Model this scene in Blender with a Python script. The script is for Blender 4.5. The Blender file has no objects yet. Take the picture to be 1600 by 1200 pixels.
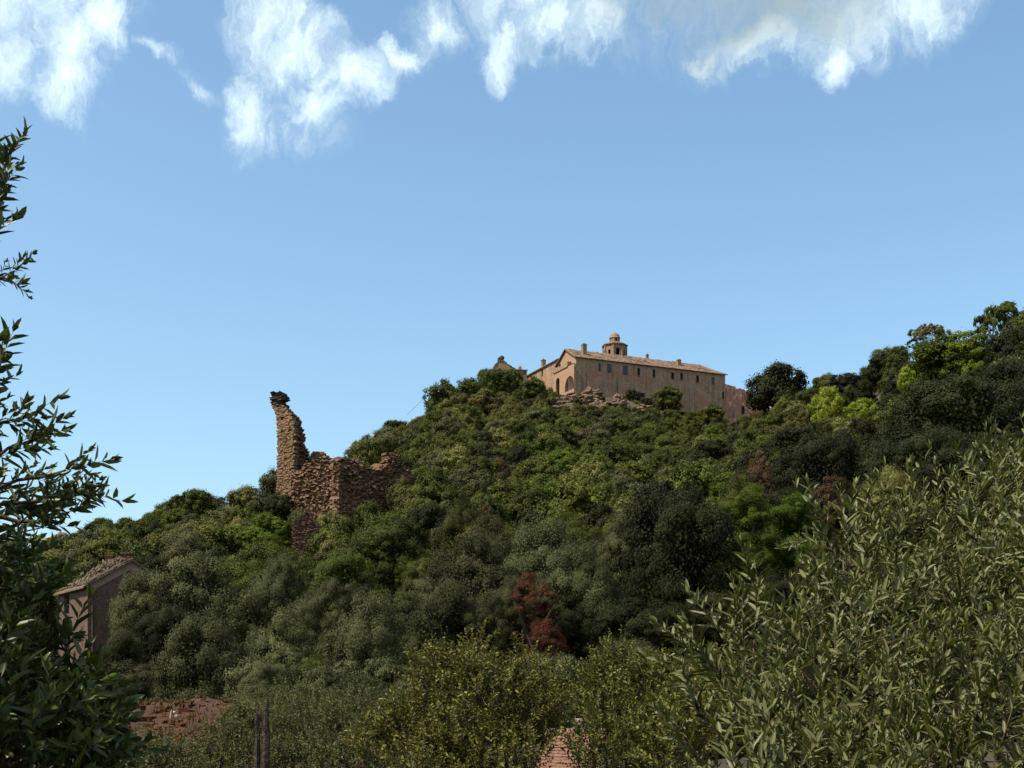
import bpy, math, random
import numpy as np
from mathutils import Vector, Matrix
R_ = math.radians
random.seed(7)
C = bpy.context.scene.collection
scene = bpy.context.scene

# ------------------------------------------------------------------ camera, sky, sun, exposure
cam_d = bpy.data.cameras.new('camera'); cam = bpy.data.objects.new('camera', cam_d); C.objects.link(cam)
cam.location = (0, 0, 0); cam.rotation_euler = (R_(90), 0, 0)
cam_d.sensor_width = 36; cam_d.lens = 45; cam_d.shift_y = 0.30
cam_d.clip_start = 0.1; cam_d.clip_end = 20000
scene.camera = cam
scene.view_settings.view_transform = 'Standard'; scene.view_settings.look = 'None'
scene.view_settings.exposure = 0.38; scene.view_settings.gamma = 1.0
SUN_EL, SUN_X, SUN_Y = 55.0, -0.89, -0.46
sd = bpy.data.lights.new('sun', 'SUN'); sd.energy = 5.0; sd.angle = R_(0.5); sd.color = (1.0, 0.90, 0.74)
sun = bpy.data.objects.new('sun', sd); C.objects.link(sun)
el = R_(SUN_EL); n = math.hypot(SUN_X, SUN_Y)
sdir = Vector((SUN_X / n * math.cos(el), SUN_Y / n * math.cos(el), math.sin(el)))
sun.rotation_euler = sdir.to_track_quat('Z', 'Y').to_euler(); sun.location = (-20, -20, 60)

def at(px, py, Y):
    return Vector(((px - 800) / 2000 * Y, Y, (1080 - py) / 2000 * Y))

class NT:
    """little node builder"""
    def __init__(s, nt): s.nt = nt; s.nt.nodes.clear()
    def n(s, typ, props=None, **ins):
        nd = s.nt.nodes.new(typ)
        for k, v in (props or {}).items(): setattr(nd, k, v)
        for k, v in ins.items():
            key = int(k[1:]) if k[0] == 'i' and k[1:].isdigit() else k.replace('_', ' ')
            s.set(nd.inputs[key], v)
        return nd
    def set(s, sock, v):
        if isinstance(v, bpy.types.NodeSocket): s.nt.links.new(v, sock)
        elif isinstance(v, bpy.types.Node): s.nt.links.new(v.outputs[0], sock)
        else: sock.default_value = v
    def m(s, op, a, b=0.0, c=None, clamp=False):
        nd = s.nt.nodes.new('ShaderNodeMath'); nd.operation = op; nd.use_clamp = clamp
        s.set(nd.inputs[0], a); s.set(nd.inputs[1], b)
        if c is not None: s.set(nd.inputs[2], c)
        return nd.outputs[0]
    def vm(s, op, a, b=(0, 0, 0)):
        nd = s.nt.nodes.new('ShaderNodeVectorMath'); nd.operation = op
        s.set(nd.inputs[0], a); s.set(nd.inputs[1], b)
        return nd.outputs['Value'] if op in ('LENGTH', 'DOT_PRODUCT', 'DISTANCE') else nd.outputs[0]
    def mr(s, v, a, b, c=0.0, d=1.0, smooth=True):
        nd = s.nt.nodes.new('ShaderNodeMapRange'); nd.interpolation_type = 'SMOOTHSTEP' if smooth else 'LINEAR'
        s.set(nd.inputs[0], v)
        for i, q in enumerate((a, b, c, d)): nd.inputs[i + 1].default_value = q
        return nd.outputs[0]
    def mix(s, f, a, b, mode='MIX'):
        nd = s.nt.nodes.new('ShaderNodeMix'); nd.data_type = 'RGBA'; nd.blend_type = mode
        s.set(nd.inputs[0], f); s.set(nd.inputs[6], a if not isinstance(a, tuple) else (*a[:3], 1)); s.set(nd.inputs[7], b if not isinstance(b, tuple) else (*b[:3], 1))
        return nd.outputs[2]
    def noise(s, vec, scale, detail=4, rough=0.55, dist=0.0):
        nd = s.nt.nodes.new('ShaderNodeTexNoise')
        if vec is not None: s.set(nd.inputs['Vector'], vec)
        nd.inputs['Scale'].default_value = scale; nd.inputs['Detail'].default_value = detail
        nd.inputs['Roughness'].default_value = rough; nd.inputs['Distortion'].default_value = dist
        return nd.outputs[0]

world = bpy.data.worlds.new('World'); scene.world = world; world.use_nodes = True
w = NT(world.node_tree)
sky = w.n('ShaderNodeTexSky', {'sky_type': 'NISHITA', 'sun_disc': False, 'sun_elevation': el,
          'sun_rotation': math.atan2(SUN_X, SUN_Y), 'air_density': 1.0, 'dust_density': 2.2, 'ozone_density': 1.0, 'altitude': 100})
tc = w.n('ShaderNodeTexCoord')
sep = w.n('ShaderNodeSeparateXYZ', i0=tc.outputs['Generated'])
dy = w.m('MAXIMUM', sep.outputs[1], 0.05)
U = w.m('DIVIDE', sep.outputs[0], dy); V = w.m('DIVIDE', sep.outputs[2], dy)
uv = w.n('ShaderNodeCombineXYZ', i0=U, i1=V, i2=0.0).outputs[0]
# distort the direction with noise so that cloud borders are ragged and streaked downwards
nz = w.n('ShaderNodeTexNoise', Vector=w.vm('MULTIPLY', uv, (1.0, 0.7, 1))); nz.inputs['Scale'].default_value = 9; nz.inputs['Detail'].default_value = 6; nz.inputs['Roughness'].default_value = 0.62
wob = w.vm('MULTIPLY', w.vm('SUBTRACT', nz.outputs['Color'], (0.5, 0.5, 0.5)), (0.10, 0.13, 0))
uvd = w.vm('ADD', uv, wob)
def ell(px, py, rx, ry, rot=0.0, amp=1.0):
    c = ((px - 800) / 2000, (1080 - py) / 2000, 0)
    v = w.vm('SUBTRACT', uvd, c)
    if rot:
        mp = w.n('ShaderNodeVectorRotate', {'rotation_type': 'Z_AXIS'}, Vector=v, Angle=R_(rot)); v = mp.outputs[0]
    v = w.vm('MULTIPLY', v, (2000 / rx, 2000 / ry, 0))
    return w.m('MULTIPLY', w.m('SUBTRACT', 1.0, w.vm('LENGTH', v), clamp=True), amp)
blobs = [(40, -20, 210, 130, 0), (110, 90, 90, 130, 20), (150, 40, 70, 110, 0), (10, 110, 60, 90, 0),
         (430, 0, 85, 150, 0), (380, 150, 50, 100, 10, 0.8), (470, 60, 90, 90, 0), (540, 100, 110, 50, -20), (500, 150, 80, 70, 0),
         (670, 20, 55, 55, 0), (620, 60, 60, 30, -30),
         (780, 60, 45, 70, 15), (850, -10, 150, 110, 0), (860, 40, 100, 60, 0), (930, 30, 80, 60, -20), (1130, -90, 420, 220, 0), (1280, 10, 190, 130, 0),
         (1290, 90, 45, 60, 0), (1400, -10, 170, 100, 0), (1120, 70, 60, 22, 0), (1190, 60, 130, 60, 0),
         (240, 60, 40, 20, 10, 0.5), (300, 100, 60, 24, 25, 0.4), (395, 180, 55, 95, 10, 0.6), (470, 200, 120, 60, 0, 0.45), (100, 150, 90, 70, 0), (560, 110, 70, 60, 0), (560, -260, 900, 160, 0), (1900, -100, 400, 180, 0), (-250, 60, 260, 160, 0)]
acc = None
for b in blobs:
    e = ell(*b); acc = e if acc is None else w.m('MAXIMUM', acc, e)
st = w.noise(w.vm('MULTIPLY', uvd, (1.7, 0.7, 1)), 11, 12, 0.72, 0.5)
fine = w.noise(w.vm('MULTIPLY', uvd, (1.6, 0.8, 1)), 42, 9, 0.7, 0.6)
d = w.m('ADD', w.m('MULTIPLY', acc, 1.5), w.m('MULTIPLY', w.m('SUBTRACT', st, 0.5), 2.6))
d = w.m('ADD', d, w.m('MULTIPLY', w.m('SUBTRACT', fine, 0.5), 1.9))
front = w.mr(sep.outputs[1], 0.05, 0.2)
mask = w.m('MULTIPLY', w.m('MULTIPLY', w.m('POWER', w.mr(d, -0.55, 1.75), 1.6), w.mr(acc, 0.0, 0.3)), front)
# thick heart of the bank on the right is grey: the cloud's shaded base
gv = w.vm('MULTIPLY', w.vm('SUBTRACT', uvd, ((1130 - 800) / 2000, (1080 + 30) / 2000, 0)), (2000 / 330, 2000 / 170, 0))
grey = w.m('MULTIPLY', w.mr(w.vm('LENGTH', gv), 1.0, 0.35), w.mr(st, 0.25, 0.6, 0.65, 1.0))
ccol = w.mix(grey, (6.6, 7.8, 7.9), (2.7, 3.4, 3.5))
skyc = w.mix(1.0, sky.outputs[0], (1.16, 1.38, 1.36), 'MULTIPLY')
mixc = w.mix(w.m('MULTIPLY', mask, 0.9), skyc, ccol)
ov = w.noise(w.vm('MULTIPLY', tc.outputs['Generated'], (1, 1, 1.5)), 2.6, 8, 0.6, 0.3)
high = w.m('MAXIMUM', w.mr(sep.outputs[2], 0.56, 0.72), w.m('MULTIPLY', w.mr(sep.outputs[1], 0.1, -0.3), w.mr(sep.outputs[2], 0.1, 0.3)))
mixc = w.mix(w.m('MULTIPLY', w.mr(ov, 0.38, 0.58), high), mixc, (3.3, 3.2, 2.95))  # unseen cloud cover above and behind the frame, added to whiten ambient light
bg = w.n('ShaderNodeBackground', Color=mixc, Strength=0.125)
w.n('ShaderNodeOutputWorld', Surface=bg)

# ------------------------------------------------------------------ helpers
def tagit(o, label=None, cat=None, group=None, kind=None):
    if label: o['label'] = label
    if cat: o['category'] = cat
    if group: o['group'] = group
    if kind: o['kind'] = kind
    return o
def empty(name, loc, rz=0.0, **kw):
    o = bpy.data.objects.new(name, None); C.objects.link(o); o.location = loc; o.rotation_euler = (0, 0, rz)
    o.empty_display_size = 0.5
    return tagit(o, **kw)
def qmesh(name, V, F, mat, attrs=None, smooth=False):
    """V (n,3), F (m,4) quads"""
    V = np.asarray(V, np.float32); F = np.asarray(F, np.int32)
    me = bpy.data.meshes.new(name)
    me.vertices.add(len(V)); me.vertices.foreach_set('co', V.ravel())
    k = F.shape[1]
    me.loops.add(F.size); me.loops.foreach_set('vertex_index', F.ravel())
    me.polygons.add(len(F)); me.polygons.foreach_set('loop_start', np.arange(0, F.size, k, dtype=np.int32))
    me.polygons.foreach_set('loop_total', np.full(len(F), k, np.int32))
    if smooth: me.polygons.foreach_set('use_smooth', np.ones(len(F), bool))
    if attrs:
        for kx, arr in attrs.items():
            a = me.attributes.new(kx, 'FLOAT', 'POINT'); a.data.foreach_set('value', np.asarray(arr, np.float32))
    me.update(calc_edges=True)
    me.materials.append(mat)
    return me
def pobj(name, me, parent=None, loc=None, **kw):
    o = bpy.data.objects.new(name, me); C.objects.link(o)
    if parent: o.parent = parent
    if loc is not None: o.location = loc
    return tagit(o, **kw)
class MB:
    """collects polygons of any size"""
    def __init__(s): s.v = []; s.f = []
    def poly(s, pts):
        i = len(s.v); s.v += [tuple(p) for p in pts]; s.f.append(tuple(range(i, i + len(pts))))
    def box(s, c, h, M=None, jit=0.0, rng=random):
        i = len(s.v)
        for dz in (-1, 1):
            for dx, dy in ((-1, -1), (1, -1), (1, 1), (-1, 1)):
                p = Vector((dx * h[0], dy * h[1], dz * h[2]))
                if jit: p += Vector((rng.uniform(-jit, jit) * h[0], rng.uniform(-jit, jit) * h[1], rng.uniform(-jit, jit) * h[2]))
                if M is not None: p = M @ p
                s.v.append(tuple(p + Vector(c)))
        for q in ((3, 2, 1, 0), (4, 5, 6, 7), (0, 1, 5, 4), (1, 2, 6, 5), (2, 3, 7, 6), (3, 0, 4, 7)):
            s.f.append(tuple(i + k for k in q))
    def tube(s, pts, rad, n=6):
        pts = [Vector(p) for p in pts]; rings = []
        for k, p in enumerate(pts):
            t = (pts[min(k + 1, len(pts) - 1)] - pts[max(k - 1, 0)]).normalized()
            a = t.orthogonal().normalized() if abs(t.z) < 0.95 else Vector((1, 0, 0)).cross(t).normalized()
            b = t.cross(a); i = len(s.v); r = rad[k] if hasattr(rad, '__len__') else rad
            for j in range(n):
                an = 2 * math.pi * j / n; s.v.append(tuple(p + (a * math.cos(an) + b * math.sin(an)) * r))
            rings.append(i)
        for k in range(len(rings) - 1):
            a, b = rings[k], rings[k + 1]
            for j in range(n): s.f.append((a + j, a + (j + 1) % n, b + (j + 1) % n, b + j))
        s.f.append(tuple(rings[-1] + j for j in range(n)))
    def lathe(s, prof, n=16, c=(0, 0, 0), a0=0.0):
        rings = []
        for r, z in prof:
            i = len(s.v)
            for j in range(n):
                an = a0 + 2 * math.pi * j / n; s.v.append((c[0] + r * math.cos(an), c[1] + r * math.sin(an), c[2] + z))
            rings.append(i)
        for a, b in zip(rings, rings[1:]):
            for j in range(n): s.f.append((a + j, a + (j + 1) % n, b + (j + 1) % n, b + j))
        s.f.append(tuple(rings[-1] + j for j in range(n)))
    def mesh(s, name, mat, smooth=False):
        me = bpy.data.meshes.new(name); me.from_pydata(s.v, [], s.f); me.materials.append(mat)
        if smooth:
            for p in me.polygons: p.use_smooth = True
        me.update(); return me
    def obj(s, name, mat, parent=None, loc=None, smooth=False, **kw):
        return pobj(name, s.mesh(name, mat, smooth), parent, loc, **kw)

# ------------------------------------------------------------------ materials
def new_mat(name):
    m = bpy.data.materials.new(name); m.use_nodes = True
    return m, NT(m.node_tree)
def leaf_mat(name, dark, light, trans=0.13, rough=0.65, rnd=0.38, spec=0.12, under=None):
    m, t = new_mat(name)
    a = t.n('ShaderNodeAttribute', {'attribute_name': 'tint'})
    oi = t.n('ShaderNodeObjectInfo')
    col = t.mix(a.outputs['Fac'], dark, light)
    if under is not None:
        gg = t.n('ShaderNodeNewGeometry')
        col = t.mix(gg.outputs['Backfacing'], col, under)
    val = t.mr(oi.outputs['Random'], 0, 1, 1 - rnd, 1 + rnd, False)
    r2 = t.m('FRACT', t.m('MULTIPLY', oi.outputs['Random'], 7.31))
    hue = t.mr(r2, 0, 1, 0.482, 0.515, False)
    hs = t.n('ShaderNodeHueSaturation', Hue=hue, Saturation=1.0, Value=val, Color=col)
    p = t.n('ShaderNodeBsdfPrincipled', Base_Color=hs, Roughness=rough)
    p.inputs['Specular IOR Level'].default_value = spec
    tr = t.n('ShaderNodeBsdfTranslucent', Color=hs)
    mx = t.n('ShaderNodeMixShader', i0=trans, i1=p, i2=tr)
    t.n('ShaderNodeOutputMaterial', Surface=mx)
    return m
def rough_mat(name, cols, scale=0.5, rough=0.9, bump=0.3, bscale=4, streak=None, streak_col=(0.05, 0.04, 0.035), patch=None, brick=None):
    """stone/plaster/earth: noise mix of colours, optional vertical streak stains"""
    m, t = new_mat(name)
    g = t.n('ShaderNodeTexCoord'); P = g.outputs['Object']
    n1 = t.noise(P, scale, 6, 0.6); n2 = t.noise(P, scale * 5.3, 5, 0.6)
    c = t.mix(t.mr(n1, 0.35, 0.65), cols[0], cols[1])
    c = t.mix(t.mr(n2, 0.4, 0.75), c, cols[2] if len(cols) > 2 else cols[1])
    if patch:
        n4 = t.noise(P, patch[1], 5, 0.6); c = t.mix(t.mr(n4, 0.52, 0.64), c, patch[0])
    if streak:
        n3 = t.noise(t.vm('MULTIPLY', P, (1, 1, streak)), 0.8, 5, 0.6)
        n5 = t.noise(t.vm('MULTIPLY', P, (1, 1, 0.3)), 0.25, 3, 0.6)
        c = t.mix(t.m('MULTIPLY', t.mr(n3, 0.48, 0.72), t.mr(n5, 0.38, 0.58, 0.35, 1.0)), c, streak_col)
    p = t.n('ShaderNodeBsdfPrincipled', Base_Color=c, Roughness=rough)
    p.inputs['Specular IOR Level'].default_value = 0.2
    b = t.n('ShaderNodeBump', Height=t.noise(P, bscale, 6, 0.65), Strength=bump, Distance=0.3)
    t.set(p.inputs['Normal'], b)
    t.n('ShaderNodeOutputMaterial', Surface=p)
    return m
def tile_mat(name, cols, pitch=0.6, axis=0):
    m, t = new_mat(name)
    g = t.n('ShaderNodeTexCoord'); P = g.outputs['Object']
    n1 = t.noise(P, 0.35, 6, 0.65); n2 = t.noise(P, 3.0, 3, 0.7)
    c = t.mix(t.mr(n1, 0.38, 0.62), cols[0], cols[1]); c = t.mix(t.mr(n2, 0.45, 0.7), c, cols[2])
    wv = t.n('ShaderNodeTexWave', {'bands_direction': 'XYZ'[axis]}, Vector=P, Scale=1 / pitch / 3.1416)
    p = t.n('ShaderNodeBsdfPrincipled', Base_Color=c, Roughness=0.9)
    h = t.m('ADD', t.m('MULTIPLY', wv.outputs['Fac'], 0.6), n2)
    b = t.n('ShaderNodeBump', Height=h, Strength=0.8, Distance=0.25); t.set(p.inputs['Normal'], b)
    t.n('ShaderNodeOutputMaterial', Surface=p)
    return m
def plain(name, col, rough=0.8, **k):
    return rough_mat(name, [col, tuple(x * 0.6 for x in col), tuple(min(1, x * 1.3) for x in col)], k.get('scale', 2), rough, k.get('bump', 0.2), 10)

M = {}
M['oak'] = leaf_mat('holm_oak_leaves', (0.011, 0.018, 0.003), (0.098, 0.118, 0.018))
M['maquis'] = leaf_mat('olive_yellow_leaves', (0.045, 0.050, 0.012), (0.175, 0.170, 0.045))
M['olive'] = leaf_mat('grey_olive_leaves', (0.017, 0.021, 0.007), (0.116, 0.124, 0.048))
M['dusk'] = leaf_mat('dark_evergreen_leaves', (0.007, 0.010, 0.003), (0.036, 0.041, 0.012), rnd=0.3)
M['bright'] = leaf_mat('fresh_green_leaves', (0.028, 0.050, 0.006), (0.140, 0.195, 0.024), trans=0.35)
M['yellow'] = leaf_mat('yellow_green_leaves', (0.11, 0.15, 0.015), (0.34, 0.39, 0.045), trans=0.35, rnd=0.1)
M['rust'] = leaf_mat('dying_red_leaves', (0.022, 0.018, 0.006), (0.100, 0.032, 0.017), rnd=0.1)
M['brown'] = leaf_mat('dry_brown_leaves', (0.05, 0.032, 0.016), (0.11, 0.075, 0.035), rnd=0.2)
M['ivy'] = leaf_mat('ivy_leaves', (0.035, 0.060, 0.008), (0.13, 0.19, 0.018), trans=0.3, rnd=0.1)
M['near_olive'] = leaf_mat('near_olive_leaves', (0.011, 0.020, 0.003), (0.125, 0.155, 0.028), trans=0.28, rough=0.45, rnd=0.0, spec=0.25, under=(0.14, 0.16, 0.065))
M['near_shrub'] = leaf_mat('near_shrub_leaves', (0.026, 0.026, 0.006), (0.195, 0.200, 0.036), trans=0.25, rough=0.45, rnd=0.12, spec=0.22)
M['near_bay'] = leaf_mat('near_bay_leaves', (0.026, 0.042, 0.008), (0.090, 0.120, 0.022), trans=0.2, rough=0.4, rnd=0.0, spec=0.5)
M['bark'] = plain('bark', (0.055, 0.042, 0.032), 0.95)
M['pine_bark'] = plain('pale_bark', (0.12, 0.085, 0.06), 0.95)
M['twig'] = plain('tan_twig', (0.16, 0.12, 0.07), 0.85)
M['darktwig'] = plain('dark_twig', (0.09, 0.06, 0.042), 0.9)
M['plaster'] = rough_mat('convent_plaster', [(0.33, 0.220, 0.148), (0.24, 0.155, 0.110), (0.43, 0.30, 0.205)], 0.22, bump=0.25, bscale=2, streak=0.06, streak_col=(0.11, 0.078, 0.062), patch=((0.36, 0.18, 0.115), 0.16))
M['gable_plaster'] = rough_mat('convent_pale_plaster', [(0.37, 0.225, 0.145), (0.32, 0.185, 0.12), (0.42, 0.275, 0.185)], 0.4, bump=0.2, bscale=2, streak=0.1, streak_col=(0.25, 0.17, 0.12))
M['pink'] = rough_mat('pink_plaster', [(0.40, 0.17, 0.11), (0.30, 0.15, 0.10), (0.45, 0.25, 0.17)], 0.4, bump=0.3, streak=0.1, patch=((0.55, 0.42, 0.33), 0.5))
M['roof'] = tile_mat('stone_roof_tiles', [(0.19, 0.115, 0.075), (0.13, 0.09, 0.062), (0.27, 0.175, 0.115)], 0.9)
M['bell'] = rough_mat('bell_tower_stone', [(0.26, 0.175, 0.115), (0.19, 0.125, 0.085), (0.34, 0.235, 0.155)], 0.8, bump=0.5, bscale=3)
M['dark'] = plain('dark_opening', (0.018, 0.016, 0.018), 0.6)
M['shutter'] = plain('grey_shutter_paint', (0.11, 0.10, 0.11), 0.7)
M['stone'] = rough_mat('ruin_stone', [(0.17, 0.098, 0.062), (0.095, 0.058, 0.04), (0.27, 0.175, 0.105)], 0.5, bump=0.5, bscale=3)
M['stone2'] = rough_mat('ruin_lit_stone', [(0.22, 0.135, 0.078), (0.13, 0.08, 0.05), (0.34, 0.225, 0.135)], 0.7, bump=0.5, bscale=3)  # paler copy of the ruin stone, sunlit tone of the face put into the colour
M['blackstone'] = rough_mat('ruin_blackened_stone', [(0.075, 0.06, 0.045), (0.05, 0.04, 0.035), (0.12, 0.09, 0.07)], 1.2, bump=0.6, bscale=3)
M['rock'] = rough_mat('outcrop_rock', [(0.16, 0.11, 0.075), (0.075, 0.055, 0.04), (0.25, 0.175, 0.12)], 0.35, bump=0.9, bscale=1.2)
M['house'] = rough_mat('farmhouse_render', [(0.125, 0.080, 0.062), (0.085, 0.052, 0.042), (0.18, 0.120, 0.092)], 0.8, bump=0.4, bscale=5, streak=0.3, streak_col=(0.07, 0.05, 0.045))
M['house_pale'] = rough_mat('farmhouse_pale_band', [(0.30, 0.22, 0.16), (0.24, 0.17, 0.12), (0.34, 0.25, 0.18)], 0.8, bump=0.3)
M['houseroof'] = tile_mat('farmhouse_tiles', [(0.15, 0.10, 0.07), (0.09, 0.075, 0.05), (0.26, 0.17, 0.115)], 0.35, 1)
M['terracotta'] = rough_mat('terracotta_tiles', [(0.20, 0.105, 0.07), (0.14, 0.075, 0.052), (0.27, 0.16, 0.11)], 3, bump=0.3)
M['redwall'] = rough_mat('red_ruined_wall', [(0.10, 0.048, 0.035), (0.07, 0.038, 0.028), (0.15, 0.085, 0.06)], 0.8, bump=0.5)
M['oldwood'] = rough_mat('old_dark_wood', [(0.055, 0.035, 0.028), (0.03, 0.02, 0.018), (0.13, 0.09, 0.075)], 4, bump=0.6, bscale=14)
M['clod'] = rough_mat('red_clods', [(0.10, 0.034, 0.012), (0.05, 0.020, 0.009), (0.13, 0.07, 0.03)], 1.5, bump=0.6)
M['churchwall'] = rough_mat('church_old_stone', [(0.20, 0.14, 0.09), (0.11, 0.10, 0.05), (0.27, 0.19, 0.13)], 0.5, bump=0.5, patch=((0.08, 0.085, 0.035), 0.3))
M['pale'] = plain('pale_bleached_wood', (0.42, 0.32, 0.25), 0.8)

# ------------------------------------------------------------------ terrain: heights above the camera's eye, read off a table of azimuth and distance
near = [(2, 2650), (10, 1540), (25, 1255), (40, 1190), (50, 1150), (62, 1103)]
T = {
 -400: [(85, 1040), (115, 990), (150, 950), (200, 920), (250, 900), (320, 890)],
 0:    [(85, 1010), (115, 950), (150, 915), (200, 885), (250, 865), (300, 850)],
 100:  [(85, 1000), (115, 940), (150, 905), (200, 868), (250, 848), (300, 834)],
 200:  [(85, 985), (115, 928), (150, 890), (200, 850), (250, 815), (300, 799)],
 300:  [(85, 975), (115, 900), (150, 862), (200, 828), (250, 790), (290, 778)],
 400:  [(85, 965), (115, 890), (150, 862), (200, 832), (235, 785), (265, 762)],
 500:  [(85, 950), (115, 885), (150, 860), (200, 828), (225, 785), (250, 752), (290, 722)],
 600:  [(85, 940), (115, 870), (150, 830), (200, 785), (250, 735), (320, 695), (390, 665)],
 700:  [(85, 930), (115, 865), (150, 815), (200, 762), (250, 722), (320, 675), (400, 628), (430, 612)],
 800:  [(85, 935), (115, 860), (150, 810), (200, 757), (250, 722), (320, 680), (400, 635), (455, 600)],
 900:  [(85, 910), (115, 845), (150, 810), (200, 760), (250, 725), (320, 688), (400, 645), (435, 600), (450, 595)],
 1000: [(85, 890), (115, 830), (150, 795), (200, 755), (250, 725), (320, 692), (400, 655), (435, 612), (456, 606)],
 1150: [(85, 860), (115, 800), (150, 765), (200, 735), (250, 715), (320, 695), (400, 675), (470, 646)],
 1300: [(85, 830), (115, 760), (150, 720), (200, 690), (250, 668), (320, 635), (400, 595), (430, 572)],
 1400: [(85, 810), (115, 730), (150, 690), (200, 650), (250, 610), (330, 560), (370, 538)],
 1500: [(85, 780), (115, 680), (150, 640), (200, 590), (260, 545), (300, 520)],
 1600: [(85, 730), (115, 650), (150, 590), (200, 530), (240, 490)],
 2000: [(85, 660), (115, 590), (150, 520), (200, 440)]}
RC = [64, 78, 88, 115, 150, 250, 380, 432, 3000]; HC = [0, 6.0, 7.8, 9.6, 9.0, 8.0, 7.0, 4.5, 4.5]
cols = sorted(T); YS = np.concatenate([np.linspace(2, 60, 30), np.linspace(63, 560, 160), np.linspace(580, 1400, 42), [2000, 4000, 9000]])
ZT = []
for c in cols:
    pts = near + T[c]; Ys = [p[0] for p in pts]; Zs = [(1080 - p[1]) / 2000 * p[0] for p in pts]
    ye, ze = Ys[-1], Zs[-1]
    flat = 75 if 850 <= c <= 1200 else 25
    Ys += [ye + flat, ye + flat + 250, ye + 900, 9500]; Zs += [ze - (1 if flat == 75 else 3), ze * 0.45, -30, -60]
    ZT.append(np.interp(YS, Ys, Zs) - np.interp(YS, RC, HC))
ZT = np.array(ZT)
k = np.array([1, 2, 3, 2, 1.0]); k /= k.sum()
ZS = np.array([np.convolve(np.pad(r, 2, 'edge'), k, 'valid') for r in ZT])
def table(px, Y):
    px = min(max(px, cols[0]), cols[-1]); i = min(max(np.searchsorted(cols, px) - 1, 0), len(cols) - 2)
    f = (px - cols[i]) / (cols[i + 1] - cols[i])
    return (1 - f) * np.interp(Y, YS, ZS[i]) + f * np.interp(Y, YS, ZS[i + 1])
def ground(x, y, rough=True):
    r = math.hypot(x, y); th = math.atan2(x, y); tcl = max(-0.75, min(0.75, th))
    z = table(800 + 2000 * math.tan(tcl), max(2.0, r * math.cos(tcl)))
    a = abs(th); f = min(max((a - 0.9) / 1.3, 0), 1); f = f * f * (3 - 2 * f)
    z = z * (1 - f) + (-2.6 - 0.01 * r) * f
    if 35 < r < 80: z += 0.22 * math.sin(x * 0.9 + y * 0.35) * math.sin(y * 0.55) + 0.12 * math.sin(x * 2.1 - y * 0.8)
    if rough and r > 20:
        z += 0.5 * math.sin(x * 0.11 + 1.3) * math.cos(y * 0.13) + 0.25 * math.sin(x * 0.37 + y * 0.21)
    return z
ths = np.concatenate([np.linspace(-math.pi, -0.62, 40)[:-1], np.linspace(-0.62, 0.62, 260), np.linspace(0.62, math.pi, 40)[1:]])
rs = YS
V = np.zeros((len(ths) * len(rs), 3))
q = 0
for th in ths:
    for r in rs:
        x, y = r * math.sin(th), r * math.cos(th); V[q] = (x, y, ground(x, y)); q += 1
nr = len(rs); a = np.arange(len(ths) - 1)[:, None] * nr + np.arange(nr - 1)[None, :]; a = a.ravel()
F = np.stack([a, a + nr, a + nr + 1, a + 1], 1)[:, ::-1]
gm, t = new_mat('hillside_soil')
g = t.n('ShaderNodeNewGeometry'); P = g.outputs['Position']
n1 = t.noise(P, 0.12, 6, 0.6); n2 = t.noise(P, 1.1, 6, 0.65); n3 = t.noise(P, 0.35, 6, 0.65)
soil = t.mix(t.mr(n1, 0.4, 0.6), (0.040, 0.034, 0.016), (0.085, 0.062, 0.036))
soil = t.mix(t.mr(n2, 0.5, 0.7), soil, (0.04, 0.035, 0.02))
red = t.mix(t.mr(n2, 0.35, 0.65), (0.105, 0.033, 0.010), (0.032, 0.015, 0.007)); red = t.mix(t.mr(n3, 0.55, 0.7), red, (0.10, 0.075, 0.03))
pc = at(275, 1130, 55)
dd = t.vm('LENGTH', t.vm('MULTIPLY', t.vm('SUBTRACT', P, tuple(pc)), (1 / 5.5, 1 / 15, 0)))
gcol = t.mix(t.mr(t.m('ADD', dd, t.m('MULTIPLY', t.m('SUBTRACT', n3, 0.5), 0.8)), 1.15, 0.9), soil, red)
dryc = at(712, 640, 415)
dd2 = t.vm('LENGTH', t.vm('MULTIPLY', t.vm('SUBTRACT', P, tuple(dryc)), (1 / 9, 1 / 22, 0)))
gcol = t.mix(t.mr(t.m('ADD', dd2, t.m('MULTIPLY', t.m('SUBTRACT', n3, 0.5), 0.8)), 1.15, 0.8), gcol, (0.34, 0.22, 0.12))
p = t.n('ShaderNodeBsdfPrincipled', Base_Color=gcol, Roughness=0.95)
bmp = t.n('ShaderNodeBump', Height=t.noise(P, 1.6, 7, 0.7), Strength=0.9, Distance=0.5); t.set(p.inputs['Normal'], bmp)
t.n('ShaderNodeOutputMaterial', Surface=p)
pobj('ground', qmesh('ground', V, F, gm, smooth=True), kind='structure')

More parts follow.
